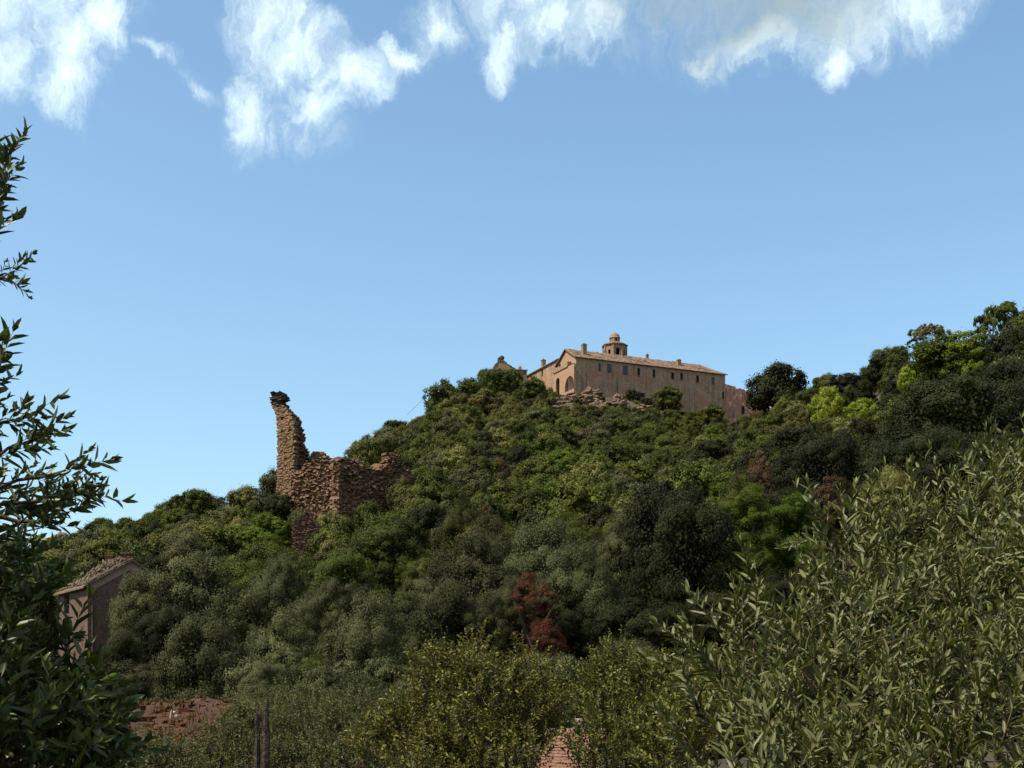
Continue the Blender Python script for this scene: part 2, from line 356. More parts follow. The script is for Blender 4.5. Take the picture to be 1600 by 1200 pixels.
# ------------------------------------------------------------------ wall builder with real openings
def wall_faces(mb, O, ux, length, z0, top, holes, depth, nrm, brk=()):
    """vertical wall in direction ux from O; top(x) gives upper edge; holes = (x0,x1,zb,zt,arched)"""
    O = Vector(O); ux = Vector(ux); nrm = Vector(nrm)
    def ht(h, x):
        x0, x1, zb, zt, arch = h
        if not arch: return zt
        r = (x1 - x0) / 2; u = (x - (x0 + x1) / 2) / r
        return zt - r + r * math.sqrt(max(0, 1 - u * u))
    xs = {0.0, length} | set(brk)
    for h in holes:
        kk = 10 if h[4] else 1
        for i in range(kk + 1): xs.add(h[0] + (h[1] - h[0]) * (0.5 - 0.5 * math.cos(math.pi * i / kk)))
    xs = sorted(xs)
    P_ = lambda x, z, dpt=0: O + ux * x + Vector((0, 0, z)) - nrm * dpt
    for xa, xb in zip(xs, xs[1:]):
        if xb - xa < 1e-6: continue
        xm = (xa + xb) / 2; hs = sorted([h for h in holes if h[0] < xm < h[1]], key=lambda h: h[2])
        la = lb = z0
        for h in hs:
            if h[2] > la: mb.poly([P_(xa, la), P_(xb, lb), P_(xb, h[2]), P_(xa, h[2])]); mb.poly([P_(xa, h[2]), P_(xb, h[2]), P_(xb, h[2], depth), P_(xa, h[2], depth)])
            la, lb = ht(h, xa), ht(h, xb)
            mb.poly([P_(xa, la), P_(xb, lb), P_(xb, lb, depth), P_(xa, la, depth)])
        mb.poly([P_(xa, la), P_(xb, lb), P_(xb, top(xb)), P_(xa, top(xa))])
    for h in holes:
        for x in (h[0], h[1]):
            zt = ht(h, x); mb.poly([P_(x, h[2]), P_(x, zt), P_(x, zt, depth), P_(x, h[2], depth)])
def slab(mb, pts, th):
    """plate from a planar polygon, thickened downwards"""
    pts = [Vector(p) for p in pts]; low = [p - Vector((0, 0, th)) for p in pts]
    mb.poly(pts); mb.poly(low[::-1])
    for i in range(len(pts)):
        j = (i + 1) % len(pts); mb.poly([pts[i], low[i], low[j], pts[j]])

# ------------------------------------------------------------------ convent
A = R_(24.0); ca, sa = math.cos(A), math.sin(A)
OZ = 96.0
conv = empty('convent', (22.5, 450, OZ), A, label='long stone convent with gabled end and low tiled roof on the hilltop', cat='convent')
def fx(px, py):       # on the long facade: local x and z
    t_ = (px - 800) / 2000; x = (450 * t_ - 22.5) / (ca - sa * t_); Y = 450 + sa * x
    return x, (1080 - py) / 2000 * Y - OZ
def gx(px, py, y0=0):  # on the gable side (local x=0): local y and z
    t_ = (px - 800) / 2000; y = (450 * t_ - 22.5) / (-sa - ca * t_); Y = 450 + ca * y
    return y, (1080 - py) / 2000 * Y - OZ
L, W = 62.0, 15.5; ZE = 117.7 - OZ; ZR = ZE + 4.4
wins = [(937, 574, 1.25, 2.9, 1), (952, 576, 1.9, 3.1, 1), (977, 579, 1.9, 3.2, 1), (998, 581, 1.1, 2.8, 0), (1022, 583.5, 1.1, 2.9, 0),
        (1051, 587, 1.25, 2.5, 0), (1065, 588, 1.1, 2.6, 0), (1090, 592, 1.2, 2.6, 0), (1114, 595, 1.3, 2.6, 1), (1004, 617.5, 1.9, 1.6, 0), (1130, 618, 0.8, 2.6, 0)]
holes = []
for px, py, ww, hh, sh in wins:
    x, z = fx(px, py); holes.append((x - ww / 2, x + ww / 2, z - hh / 2, z + hh / 2, False))
mb = MB(); wall_faces(mb, (0, 0, 0), (1, 0, 0), L, 0, lambda x: ZE, holes, 0.5, (0, -1, 0))
wall_faces(mb, (L, 0, 0), (0, 1, 0), W, 0, lambda x: ZE, [], 0.5, (1, 0, 0))
wall_faces(mb, (0, W, 0), (1, 0, 0), L, 0, lambda x: ZE, [], 0.5, (0, 1, 0))
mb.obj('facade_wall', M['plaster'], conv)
yd, zd = gx(890.5, 571); yo, zo = gx(874.5, 571)
gh = [(yd - 0.9, yd + 0.9, zd - 2.0, zd + 1.3, False), (yo - 0.8, yo + 0.8, zo - 1.4, zo + 0.6, True)]
mb = MB(); wall_faces(mb, (0, 0, 0), (0, 1, 0), W, 0, lambda y: ZE + 4.4 * (1 - abs(y - W / 2) / (W / 2)), gh, 0.5, (-1, 0, 0), brk=(W / 2,))
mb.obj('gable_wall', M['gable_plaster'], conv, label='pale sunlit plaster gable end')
def window(parent, x, z, ww, hh, shut, axis='x', y=0.0, name='window'):
    f = MB(); tt = 0.09
    def bx(cx, cz, hx, hz, dp, hd):
        if axis == 'x': f.box((cx, y + dp, cz), (hx, hd, hz))
        else: f.box((y + dp, cx, cz), (hd, hx, hz))
    bx(x, z + hh / 2 - tt, ww / 2, tt, 0.25, 0.06); bx(x, z - hh / 2 + tt, ww / 2, tt, 0.25, 0.06)
    bx(x - ww / 2 + tt, z, tt, hh / 2 - 2 * tt, 0.25, 0.06); bx(x + ww / 2 - tt, z, tt, hh / 2 - 2 * tt, 0.25, 0.06)
    wn = f.obj(name, M['shutter'] if shut else M['dark'], parent)
    f = MB(); bx(x, z, ww / 2, hh / 2, 0.42, 0.03); f.obj('pane', M['dark'], wn)
    if shut:
        for s_ in (-1, 1):
            f = MB(); qx = ww / 4 - 0.06
            bx(x + s_ * ww / 4, z, qx, hh / 2 - 0.12, 0.14, 0.03)
            nsl = 7
            for k_ in range(nsl): bx(x + s_ * ww / 4, z - hh / 2 + 0.3 + k_ * (hh - 0.6) / (nsl - 1), qx * 0.8, 0.06, 0.09, 0.02)
            f.obj('shutter', M['shutter'], wn)
    else:
        f = MB(); bx(x, z - hh / 2 - 0.08, ww / 2 + 0.15, 0.08, -0.06, 0.14); f.obj('sill', M['bell'], wn)
for px, py, ww, hh, sh in wins:
    x, z = fx(px, py); window(conv, x, z, ww, hh, sh)
mb = MB(); mb.box((0.45, yd, zd - 0.35), (0.04, 0.9, 1.65)); dr = mb.obj('balcony_door', M['shutter'], conv)
mb = MB(); mb.box((0.45, yo, zo - 0.4), (0.03, 0.8, 1.0)); mb.obj('pane', M['dark'], dr)
# roof: gable at the left end, hip at the right end
mb = MB(); ov = 0.7; sl = 4.4 / (W / 2); xr = fx(1106, 571)[0] + 1.5; n_ = 60
def roofrow(y_, z_): return [(-ov + (L + 2 * ov) * i / n_, y_, z_) for i in range(n_ + 1)]
rnd = random.Random(3)
ridge = [(-ov + (xr + ov) * i / n_, W / 2, ZR + 0.25 + rnd.uniform(-0.13, 0.1)) for i in range(n_ + 1)]
mid = [(-ov + ((xr + L) / 2 + ov) * i / n_, W / 4 - ov / 2, ZE + (W / 4 - ov / 2) * sl + 0.22 + rnd.uniform(-0.1, 0.1)) for i in range(n_ + 1)]
eave = [(-ov + (L + 2 * ov) * i / n_, -ov, ZE - ov * sl + 0.25 + rnd.uniform(-0.05, 0.05)) for i in range(n_ + 1)]
mid2 = [(x, W - y, z) for x, y, z in mid]; eave2 = [(x, W - y, z) for x, y, z in eave]
rows = [eave, mid, ridge, mid2, eave2]
for ra, rb in zip(rows, rows[1:]):
    for i in range(n_): mb.poly([ra[i], ra[i + 1], rb[i + 1], rb[i]])
mb.poly([eave[-1], mid[-1], mid2[-1], eave2[-1]]); mb.poly([mid[-1], ridge[-1], mid2[-1]])
for ra in (eave,):
    for i in range(n_):
        p1, p2 = Vector(ra[i]), Vector(ra[i + 1]); d_ = Vector((0, 0, -0.25))
        mb.poly([p1, p2, p2 + d_, p1 + d_]); mb.poly([p1 + d_, p2 + d_, p2 + d_ + Vector((0, ov, 0.0)), p1 + d_ + Vector((0, ov, 0.0))])
for r1, r2 in ((eave, mid), (mid, ridge), (mid2, ridge), (eave2, mid2)):
    p1, p2 = Vector(r1[0]), Vector(r2[0]); d_ = Vector((0, 0, -0.35)); mb.poly([p1, p2, p2 + d_, p1 + d_])
for k_ in range(260):   # loose and lifted stone slabs
    x_ = rnd.uniform(0, xr); f_ = rnd.random(); y_ = f_ * W / 2; z_ = ZE + y_ * sl + 0.3
    mb.box((x_, y_, z_), (rnd.uniform(0.2, 0.5), rnd.uniform(0.2, 0.4), 0.06), Matrix.Rotation(math.atan(sl) + rnd.uniform(-0.15, 0.15), 3, 'X'))
roof = mb.obj('roof', M['roof'], conv)
for px, py, ww, hh in ((917, 552, 1.5, 3.4), (1027, 561, 0.8, 1.7), (1068, 568, 1.3, 1.7)):
    x, z = fx(px, py); mb = MB()
    yy = 3.2 if px == 917 else (W / 2 + 0.4 if px == 1027 else 4.2)
    zb = ZE + min(yy, W - yy) * sl
    mb.box((x + 0.5, yy, zb + hh / 2 - 0.3), (ww / 2, ww / 2, hh / 2 + 0.3)); mb.box((x + 0.5, yy, zb + hh + 0.08), (ww / 2 + 0.15, ww / 2 + 0.15, 0.1)); mb.box((x + 0.5, yy, zb + hh + 0.35), (ww / 2 - 0.1, ww / 2 - 0.1, 0.2))
    mb.obj('chimney', M['bell'], roof)
# loggia with two arches below the gable
ly0, _ = gx(900, 600); ly1 = gx(866.5, 600)[0] + 0.5; LZ = gx(885, 582)[1]; PR = 3.2
lg = MB()
def lgx(px, py):   # on loggia front plane (local x=-PR)
    ox, oy = 22.5 - PR * ca, 450 - PR * sa; t_ = (px - 800) / 2000
    y = (oy * t_ - ox) / (-sa - ca * t_); return y, (1080 - py) / 2000 * (oy + ca * y) - OZ
b0 = lgx(897.0, 0)[0]; b1 = lgx(882.5, 0)[0]; s0 = lgx(874.2, 0)[0]; s1 = lgx(868.5, 0)[0]
zt1 = lgx(890, 587.5)[1]; zb1 = lgx(890, 610)[1]; zt2 = lgx(871, 590.5)[1]; LY1 = lgx(865.5, 0)[0]
wall_faces(lg, (-PR, 0, 0), (0, 1, 0), LY1, 0, lambda y: LZ, [(b0, b1, zb1, zt1, True), (s0, s1, zb1, zt2, True)], 0.6, (-1, 0, 0))
wall_faces(lg, (-PR, 0, 0), (1, 0, 0), PR, 0, lambda y: LZ, [], 0.5, (0, -1, 0))
wall_faces(lg, (-PR, LY1, 0), (1, 0, 0), PR, 0, lambda y: LZ, [], 0.5, (0, 1, 0))
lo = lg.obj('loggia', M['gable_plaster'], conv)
mb = MB(); slab(mb, [(-PR - 0.3, -0.3, LZ + 0.25), (-0.01, -0.3, LZ + 0.25), (-0.01, LY1 + 0.3, LZ + 0.25), (-PR - 0.3, LY1 + 0.3, LZ + 0.25)], 0.3); mb.obj('terrace_slab', M['bell'], lo)
mb = MB(); mb.box((-PR, LY1 / 2, LZ + 0.25 + 0.62), (0.14, LY1 / 2, 0.62)); mb.box((-PR / 2, 0.1, LZ + 0.25 + 0.62), (PR / 2 - 0.15, 0.14, 0.62)); mb.obj('parapet', M['plaster'], lo)
for yy in (0.0, LY1): mb = MB(); mb.box((-PR, yy, LZ + 0.9), (0.3, 0.3, 0.9)); mb.obj('parapet_pier', M['bell'], lo)
# rear wing running away behind the gable
wing = empty('convent_rear_wing', tuple(conv.matrix_basis @ Vector((0, 0, 0))), 0, label='lower side wing with lean tiled roof running off left behind the convent gable', cat='wing')
wing.location = (22.5, 450, OZ); wing.rotation_euler = (0, 0, A)
y1 = W + 0.02; y2 = gx(811, 588)[0]; ze1 = gx(868, 562)[1]; ze2 = ze1 - 0.1; WW = 7.5
yw, zw = gx(845, 581)
mb = MB(); wall_faces(mb, (0.6, y1, 0), (0, 1, 0), y2 - y1, 0, lambda y: ze1, [(yw - y1 - 0.6, yw - y1 + 0.6, zw - 1.2, zw + 1.1, False)], 0.5, (-1, 0, 0))
wall_faces(mb, (0.6, y2, 0), (1, 0, 0), 2 * WW, 0, lambda x: ze1 + 3.0 * (1 - abs(x - WW) / WW), [], 0.5, (0, 1, 0), brk=(WW,))
wall_faces(mb, (0.6 + 2 * WW, y1, 0), (0, 1, 0), y2 - y1, 0, lambda y: ze1, [], 0.5, (1, 0, 0))
mb.obj('wall', M['plaster'], wing)
window(wing, yw, zw, 1.2, 2.3, 0, 'y', 0.6)
mb = MB()
slab(mb, [(0.0, y1, ze1 + 0.1), (0.0, y2 + 0.5, ze1 + 0.1), (0.6 + WW, y2 + 0.5, ze1 + 3.4), (0.6 + WW, y1, ze1 + 3.4)][::-1], 0.35)
slab(mb, [(0.62 + WW, y1, ze1 + 3.38), (0.62 + WW, y2 + 0.5, ze1 + 3.38), (1.2 + 2 * WW, y2 + 0.5, ze1 + 0.1), (1.2 + 2 * WW, y1, ze1 + 0.1)][::-1], 0.35)
wr = mb.obj('roof', M['roof'], wing)
yc, zc = gx(841, 567)
mb = MB(); mb.box((2.6, yc + 1.0, ze1 + 1.9), (0.7, 0.7, 1.7)); mb.box((2.6, yc + 1.0, ze1 + 3.7), (0.85, 0.85, 0.12)); mb.box((2.6, yc + 1.0, ze1 + 4.05), (0.3, 0.3, 0.25)); mb.obj('chimney', M['bell'], wr)
# bell tower behind the roof
D = 470; bt = at(960.5, 560, D)
tw = empty('bell_tower', (bt.x, bt.y, bt.z - 8), 0.2, label='octagonal stone bell tower with cornice and small dome behind the convent roof', cat='bell tower')
s = D / 2000
def bz(py): return (1080 - py) / 2000 * D - (bt.z - 8)
rb = 17.6 * s / math.cos(math.pi / 8) * 0.97
mb = MB(); zt = bz(541.5)
for k_ in range(8):
    a0 = 2 * math.pi * (k_ + 0.5) / 8; a1 = 2 * math.pi * (k_ + 1.5) / 8
    p0 = Vector((rb * math.cos(a0), rb * math.sin(a0), 0)); p1 = Vector((rb * math.cos(a1), rb * math.sin(a1), 0)); u = (p1 - p0); l_ = u.length; u.normalize()
    nr_ = Vector((math.cos((a0 + a1) / 2), math.sin((a0 + a1) / 2), 0))
    wide = 0.21 if k_ % 2 else 0.15
    wall_faces(mb, p0, u, l_, 0, lambda x: zt, [(l_ * (0.5 - wide), l_ * (0.5 + wide), bz(559), bz(547.5 if k_ % 2 else 549.5), True)], 0.5, nr_)
    for f_ in (0,):
        mb.box(tuple(p0 * 1.01 + Vector((0, 0, zt / 2))), (0.22, 0.22, zt / 2 - 0.05), Matrix.Rotation(a0, 3, 'Z'))
mb.obj('tower_body', M['bell'], tw)
mb = MB(); mb.lathe([(rb * 0.7, 0), (rb * 0.7, zt - 0.4)], 8, a0=math.pi / 8); mb.obj('dark_interior', M['dark'], tw)
mb = MB(); rc = 20.3 * s / math.cos(math.pi / 8) * 0.95
mb.lathe([(rb, zt - 0.35), (rb + 0.25, zt - 0.2), (rc, zt + 0.05), (rc, zt + 0.28), (9.2 * s, bz(535.5)), (0.1, bz(535.3))], 8, a0=math.pi / 8); mb.obj('cornice_roof', M['roof'], tw)
mb = MB(); rl = 8.0 * s; zl0, zl1 = bz(536), bz(528.5)
for k_ in range(8):
    a0 = 2 * math.pi * (k_ + 0.5) / 8; a1 = 2 * math.pi * (k_ + 1.5) / 8
    p0 = Vector((rl * math.cos(a0), rl * math.sin(a0), zl0)); p1 = Vector((rl * math.cos(a1), rl * math.sin(a1), zl0)); u = p1 - p0; l_ = u.length; u.normalize()
    hl = [(l_ * 0.25, l_ * 0.75, 0.3, (zl1 - zl0) * 0.85, True)] if k_ % 2 else []
    wall_faces(mb, p0, u, l_, 0, lambda x: zl1 - zl0, hl, 0.35, Vector((math.cos((a0 + a1) / 2), math.sin((a0 + a1) / 2), 0)))
mb.lathe([(rl * 0.6, zl0), (rl * 0.6, zl1 - 0.1)], 8)
mb.obj('lantern', M['bell'], tw)
mb = MB(); rd = 7.9 * s; hd_ = bz(520.5) - zl1
mb.lathe([(rd + 0.22, zl1 - 0.12), (rd + 0.22, zl1 + 0.1), (rd, zl1 + 0.14)] + [(rd * math.cos(R_(a_)), zl1 + 0.14 + hd_ * math.sin(R_(a_))) for a_ in range(10, 90, 10)] + [(0.15, zl1 + hd_ + 0.14), (0.12, zl1 + hd_ + 0.6)], 16)
mb.obj('dome', M['bell'], tw, smooth=True)
# church gable on the left
cp = at(781, 600, 485)
ch = empty('church_gable', (cp.x, cp.y, cp.z - 8), R_(-6), label='weathered church gable with stone pinnacle standing left of the convent wing', cat='church')
s = 485 / 2000
def cz(py): return (1080 - py) * s - (cp.z - 8)
def ctop(x):
    px = 753 + x / s
    return np.interp(px, [753, 757, 779, 786, 806, 812], [cz(596), cz(593), cz(565), cz(564.5), cz(579), cz(582)])
Lc = 59 * s
mb = MB(); x0c = -28 * s
for yy, nn in ((0, (0, -1, 0)), (1.0, (0, 1, 0))):
    wall_faces(mb, (x0c, yy, 0), (1, 0, 0), Lc, 0, ctop, [], 0.5, nn, brk=[(b - 753) * s for b in (757, 779, 786, 806)])
xs_ = [(b - 753) * s for b in (753, 757, 779, 786, 806, 812)]
for xa, xb in zip(xs_, xs_[1:]): mb.poly([(x0c + xa, 0, ctop(xa)), (x0c + xb, 0, ctop(xb)), (x0c + xb, 1, ctop(xb)), (x0c + xa, 1, ctop(xa))])
rq = random.Random(8)
for k_ in range(90):
    xa = rq.uniform(0, Lc); mb.box((x0c + xa, 0.5, ctop(xa) + 0.05), (rq.uniform(0.2, 0.5), 0.62, rq.uniform(0.1, 0.28)), Matrix.Rotation(rq.uniform(-0.5, 0.5), 3, 'Y'))
mb.obj('wall', M['churchwall'], ch)
mb = MB(); slab(mb, [(x0c - 0.4, 1.02, cz(596)), (x0c + 29 * s, 1.02, cz(566)), (x0c + 29 * s, 22, cz(566)), (x0c - 0.4, 22, cz(596))], 0.3)
slab(mb, [(x0c + 29 * s + .02, 1.02, cz(566)), (x0c + Lc + 0.4, 1.02, cz(583)), (x0c + Lc + 0.4, 22, cz(583)), (x0c + 29 * s + .02, 22, cz(566))], 0.3); mb.obj('roof', M['roof'], ch)
mb = MB(); mb.lathe([(0.75, cz(566)), (0.6, cz(562)), (0.95, cz(560)), (0.9, cz(557)), (0.45, cz(555.5)), (0.1, cz(554.8))], 8, c=(x0c + 31 * s, 0.5, 0)); mb.obj('pinnacle', M['blackstone'], ch)
mb = MB(); mb.box((x0c + 26.5 * s, 0.5, cz(561.5)), (0.5, 0.5, 0.8), jit=0.4); mb.obj('broken_pinnacle', M['blackstone'], ch)
# block between church and wing
bp = at(812, 600, 478)
bl = empty('chimney_block', (bp.x, bp.y, bp.z - 8), R_(10), label='small pinkish block with stub chimney between church gable and wing', cat='outbuilding')
mb = MB(); s = 478 / 2000; zz = (1080 - 581) * s - (bp.z - 8)
mb.box((0, 0, zz / 2), (2.3, 2.3, zz / 2)); mb.obj('wall', M['churchwall'], bl)
mb = MB(); mb.box((0, 0, zz + 0.15), (2.6, 2.6, 0.15)); mb.obj('roof', M['roof'], bl)
mb = MB(); mb.box((0.1, 0, zz + 0.9), (0.55, 0.55, 0.6)); mb.lathe([(0.62, zz + 1.5), (0.6, zz + 1.8), (0.2, zz + 2.3)], 8, c=(0.1, 0, 0)); mb.obj('chimney', M['bell'], bl)
# low pink annex at the right end
AL = 20.0
an = empty('pink_annex', tuple(Vector((22.5, 450, OZ)) + Vector((ca * (L + 0.02), sa * (L + 0.02), 0)) + Vector((-sa, ca, 0)) * 0.6), A, label='low ruined pink annex joined to the right end of the convent', cat='annex')
def ax(px, py):
    ox, oy = an.location.x, an.location.y; t_ = (px - 800) / 2000; x = (oy * t_ - ox) / (ca - sa * t_); return x, (1080 - py) / 2000 * (oy + sa * x) - OZ
x1, z1 = ax(1137, 600); x2, z2 = ax(1184, 616); xw, zw = ax(1161, 641)
rr = random.Random(5); brk = [i * 0.8 for i in range(1, int(AL / 0.8))]; tops = {b: rr.uniform(-0.5, 0.35) for b in brk}
an_top = lambda x: z1 + (z2 - z1) * x / x2 + tops.get(x, 0) * (0.25 if x < 4 or x > 11 else 1)
mb = MB(); wall_faces(mb, (0, 0, -4), (1, 0, 0), AL, 0, lambda x: an_top(x) + 4, [(xw - 0.75, xw + 0.75, zw - 1.45 + 4, zw + 1.45 + 4, False)], 0.5, (0, -1, 0), brk=brk)
wall_faces(mb, (AL, 0, -4), (0, 1, 0), 8, 0, lambda x: z2 + 4, [], 0.5, (1, 0, 0)); wall_faces(mb, (0, 8, -4), (1, 0, 0), AL, 0, lambda x: z2 + 5, [], 0.5, (0, 1, 0))
mb.obj('wall', M['pink'], an); window(an, xw, zw, 1.5, 2.9, 0)
mb = MB(); slab(mb, [(0, 0.6, z1 - 0.3), (AL, 0.6, an_top(AL) - 0.2), (AL, 8.4, an_top(AL) + 0.8), (0, 8.4, z1 + 0.8)], 0.25); mb.obj('roof', M['roof'], an)

# rock outcrop under the facade
def lumps(name, spots, mat, seed, label, cat, amp=0.35, group=None):
    import bmesh
    bm = bmesh.new(); rg = random.Random(seed)
    from mathutils import noise as mn
    for (p, r, sq) in spots:
        tmp = bmesh.new(); bmesh.ops.create_icosphere(tmp, subdivisions=4, radius=1.0)
        off = Vector((rg.uniform(0, 99), rg.uniform(0, 99), rg.uniform(0, 99)))
        for v in tmp.verts:
            n1 = mn.noise(v.co * 1.4 + off); n2 = mn.noise(v.co * 4 + off); n3 = abs(mn.noise(v.co * 2.2 + off * 2))
            kf = 1 + amp * n1 + amp * 0.4 * n2 - amp * 0.9 * (0.35 - n3 if n3 < 0.35 else 0)
            c = v.co * kf; v.co = Vector((c.x * r, c.y * r, c.z * r * sq)) + Vector(p)
        m2 = bpy.data.meshes.new('t'); tmp.to_mesh(m2); bm.from_mesh(m2); bpy.data.meshes.remove(m2); tmp.free()
    c0 = Vector(spots[0][0]); bmesh.ops.translate(bm, vec=-c0, verts=bm.verts)
    me = bpy.data.meshes.new(name); bm.to_mesh(me); bm.free(); me.materials.append(mat)
    return pobj(name, me, loc=c0, label=label, cat=cat, group=group)
rg = random.Random(12); sp = []
for k_ in range(22):
    px = rg.uniform(868, 1010); py = np.interp(px, [868, 900, 960, 1010], [632, 624, 627, 634]) + rg.uniform(-6, 12)
    D_ = 437 + (px - 870) * 0.03 - (py - 620) * 0.6; p = at(px, py, D_); sp.append((p, rg.uniform(2.0, 4.4), rg.uniform(0.4, 0.65)))
lumps('rock_outcrop', sp, M['rock'], 4, 'pale craggy rock outcrop beneath the convent facade', 'rock', 0.6)

# ------------------------------------------------------------------ stone ruins
def courses(mb, O, ux, left, right, z0, z1, thick, nrm, ch=0.33, sw=(0.35, 0.95), jit=0.25, seed=0, skip=0.03, prot=0.12):
    """irregular dry stone courses between left(z) and right(z)"""
    rg = random.Random(seed); O = Vector(O); ux = Vector(ux).normalized(); nrm = Vector(nrm).normalized()
    ang = math.atan2(ux.y, ux.x); Rz = Matrix.Rotation(ang, 3, 'Z'); z = z0
    while z < z1:
        h = ch * rg.uniform(0.6, 1.3); a_, b_ = left(z), right(z); x = a_ + rg.uniform(-0.2, 0.15); b_ += rg.uniform(-0.35, 0.3)
        while x < b_:
            wd = rg.uniform(*sw)
            if x + wd > b_ + 0.3: wd = max(0.25, b_ - x)
            if rg.random() > skip:
                pr = rg.uniform(-prot, prot)
                c = O + ux * (x + wd / 2) + Vector((0, 0, z + h / 2)) - nrm * (thick / 2 - pr)
                mb.box(c, (wd / 2 * 0.97, thick / 2, h / 2 * 0.93), Matrix.Rotation(ang + rg.uniform(-0.03, 0.03), 3, 'Z') @ Matrix.Rotation(rg.uniform(-0.04, 0.04), 3, 'Y'), jit=jit * 0.35, rng=rg)
            x += wd
        z += h
D = 222; s = D / 2000
tp = at(432, 760, D)
rt = empty('ruined_tower', tuple(tp), 0, label='tall broken stone tower fragment with overhanging black top against the sky', cat='ruin')
def ty(py): return (760 - py) * s
ly = [620, 628, 638, 648, 660, 740, 765]; lx = [421.5, 421.5, 426, 431, 432.5, 433.5, 432]
ry = [613, 618, 625, 631, 638, 645, 653, 662, 672, 684, 692, 704, 714, 721, 765]; rx = [436, 443, 446, 443, 452, 458, 465, 468, 473, 472, 474, 477, 477, 481, 484]
my = [632, 645, 660, 700, 765]; mx = [443, 452, 462, 463, 460]
Lf = lambda z: (np.interp(760 - z / s, ly, lx) - 432) * s
Rf = lambda z: (np.interp(760 - z / s, ry, rx) - 432) * s
Mf = lambda z: (np.interp(760 - z / s, my, mx) - 432) * s
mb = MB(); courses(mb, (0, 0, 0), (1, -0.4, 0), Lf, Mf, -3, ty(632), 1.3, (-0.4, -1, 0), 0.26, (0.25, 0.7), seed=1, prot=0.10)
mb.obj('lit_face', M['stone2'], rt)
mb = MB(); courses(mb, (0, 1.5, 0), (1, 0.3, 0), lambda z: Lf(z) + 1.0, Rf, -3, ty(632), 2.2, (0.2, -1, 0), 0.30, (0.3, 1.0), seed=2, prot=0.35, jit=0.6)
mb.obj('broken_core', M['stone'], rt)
mb = MB(); courses(mb, (0, -0.1, 0), (1, -0.3, 0), Lf, Rf, ty(633), ty(613), 2.2, (-0.3, -1, 0), 0.32, (0.4, 1.1), seed=3, prot=0.25, jit=0.7)
mb.obj('blackened_top', M['blackstone'], rt)
# corner bastion: left face and right face meeting at px 526
bc = at(526, 806, 214)
rbn = empty('ruined_bastion', tuple(bc), 0, label='massive crumbling stone corner wall right below the tower fragment', cat='ruin')
s = 214 / 2000
lu = Vector((-0.90, 0.42, 0)).normalized(); ru = Vector((0.82, 0.57, 0)).normalized()
# left face: local coordinate d runs along lu
dl = lambda px: (526 - px) * s / 0.90
topL = lambda px: np.interp(px, [440, 455, 470, 480, 487, 495, 502, 511, 516, 526], [738, 734, 724, 724, 713, 709, 712, 717, 722, 722])
def face(mb, u, nrm, pxs, topf, botf, sgn, thick, seed, sc, ch=0.32):
    """columns of stones so that a ragged top line is followed"""
    rg = random.Random(seed); z = -6.0; ang = math.atan2(u.y, u.x)
    while z < 12:
        h = ch * rg.uniform(0.6, 1.3); x = rg.uniform(-0.3, 0)
        while True:
            wd = rg.uniform(0.3, 0.85); xm = x + wd / 2; pos = u * xm; Yw = 214 + pos.y
            px = 526 + sgn * xm * abs(u.x) / s * 0.985
            if not (pxs[0] < px < pxs[1]): break
            py = 1080 - (bc.z + z + h / 2) / Yw * 2000
            if py > topf(px) + rg.uniform(-1.5, 1.5) and rg.random() > 0.02:
                batter = (z + h / 2) * 0.10
                mb.box(pos + Vector((0, 0, z + h / 2)) - Vector(nrm) * (thick / 2 + batter - rg.uniform(-0.16, 0.16)), (wd / 2, thick / 2, h / 2 * 0.95),
                       Matrix.Rotation(ang + rg.uniform(-0.12, 0.12), 3, 'Z') @ Matrix.Rotation(rg.uniform(-0.12, 0.12), 3, 'Y'), jit=0.38, rng=rg)
            x += wd
        z += h
nl = Vector((-lu.y, lu.x, 0)); nl = nl if nl.y < 0 else -nl
nr2 = Vector((-ru.y, ru.x, 0)); nr2 = nr2 if nr2.y < 0 else -nr2
mb = MB(); face(mb, lu, nl, (450, 530), topL, None, -1, 2.0, 11, s); mb.obj('left_face', M['stone'], rbn)
topR = lambda px: np.interp(px, [526, 535, 552, 565, 575, 590, 600, 606, 612, 618, 626, 640], [716, 710, 716, 722, 730, 733, 722, 706, 702, 706, 720, 740])
mb = MB(); face(mb, ru, nr2, (520, 645), topR, None, 1, 2.2, 12, s); mb.obj('right_face', M['stone'], rbn)
mb = MB(); rg = random.Random(20)
z = -6.0; kk = 0
while z < ((1080 - 742) / 2000 * 214 - bc.z):
    h = rg.uniform(0.3, 0.5); lw, rw = (0.9, 0.5) if kk % 2 else (0.5, 0.9); kk += 1
    mb.box(Vector((0, 0.45 + z * 0.10, z + h / 2)) + lu * lw * 0.3, (lw, 0.5, h / 2 * 0.92), Matrix.Rotation(math.atan2(lu.y, lu.x), 3, 'Z'), jit=0.15, rng=rg); z += h
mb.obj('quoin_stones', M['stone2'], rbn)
sp = []
for k_ in range(46):   # rubble core and scree
    px = rg.uniform(452, 625); py = rg.uniform(725, 800); sp.append((at(px, max(py, (topL if px < 526 else topR)(px) + 14), 219.5 + (800 - py) * 0.08 + abs(px - 526) * 0.045) - bc, rg.uniform(0.9, 2.2), 0.7))
o = lumps('rubble_core', sp, M['stone'], 9, None, None, 0.5); o.location = Vector(sp[0][0]); o.parent = rbn
# broken peak in the gap (sunlit stub)
pk = at(497, 722, 228)
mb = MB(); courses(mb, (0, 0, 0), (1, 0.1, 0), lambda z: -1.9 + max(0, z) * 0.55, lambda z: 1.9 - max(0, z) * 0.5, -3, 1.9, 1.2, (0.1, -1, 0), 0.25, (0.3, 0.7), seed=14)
mb.obj('wall_stub', M['stone2'], loc=tuple(pk), label='small sunlit pointed wall stub between tower fragment and bastion', cat='ruin')
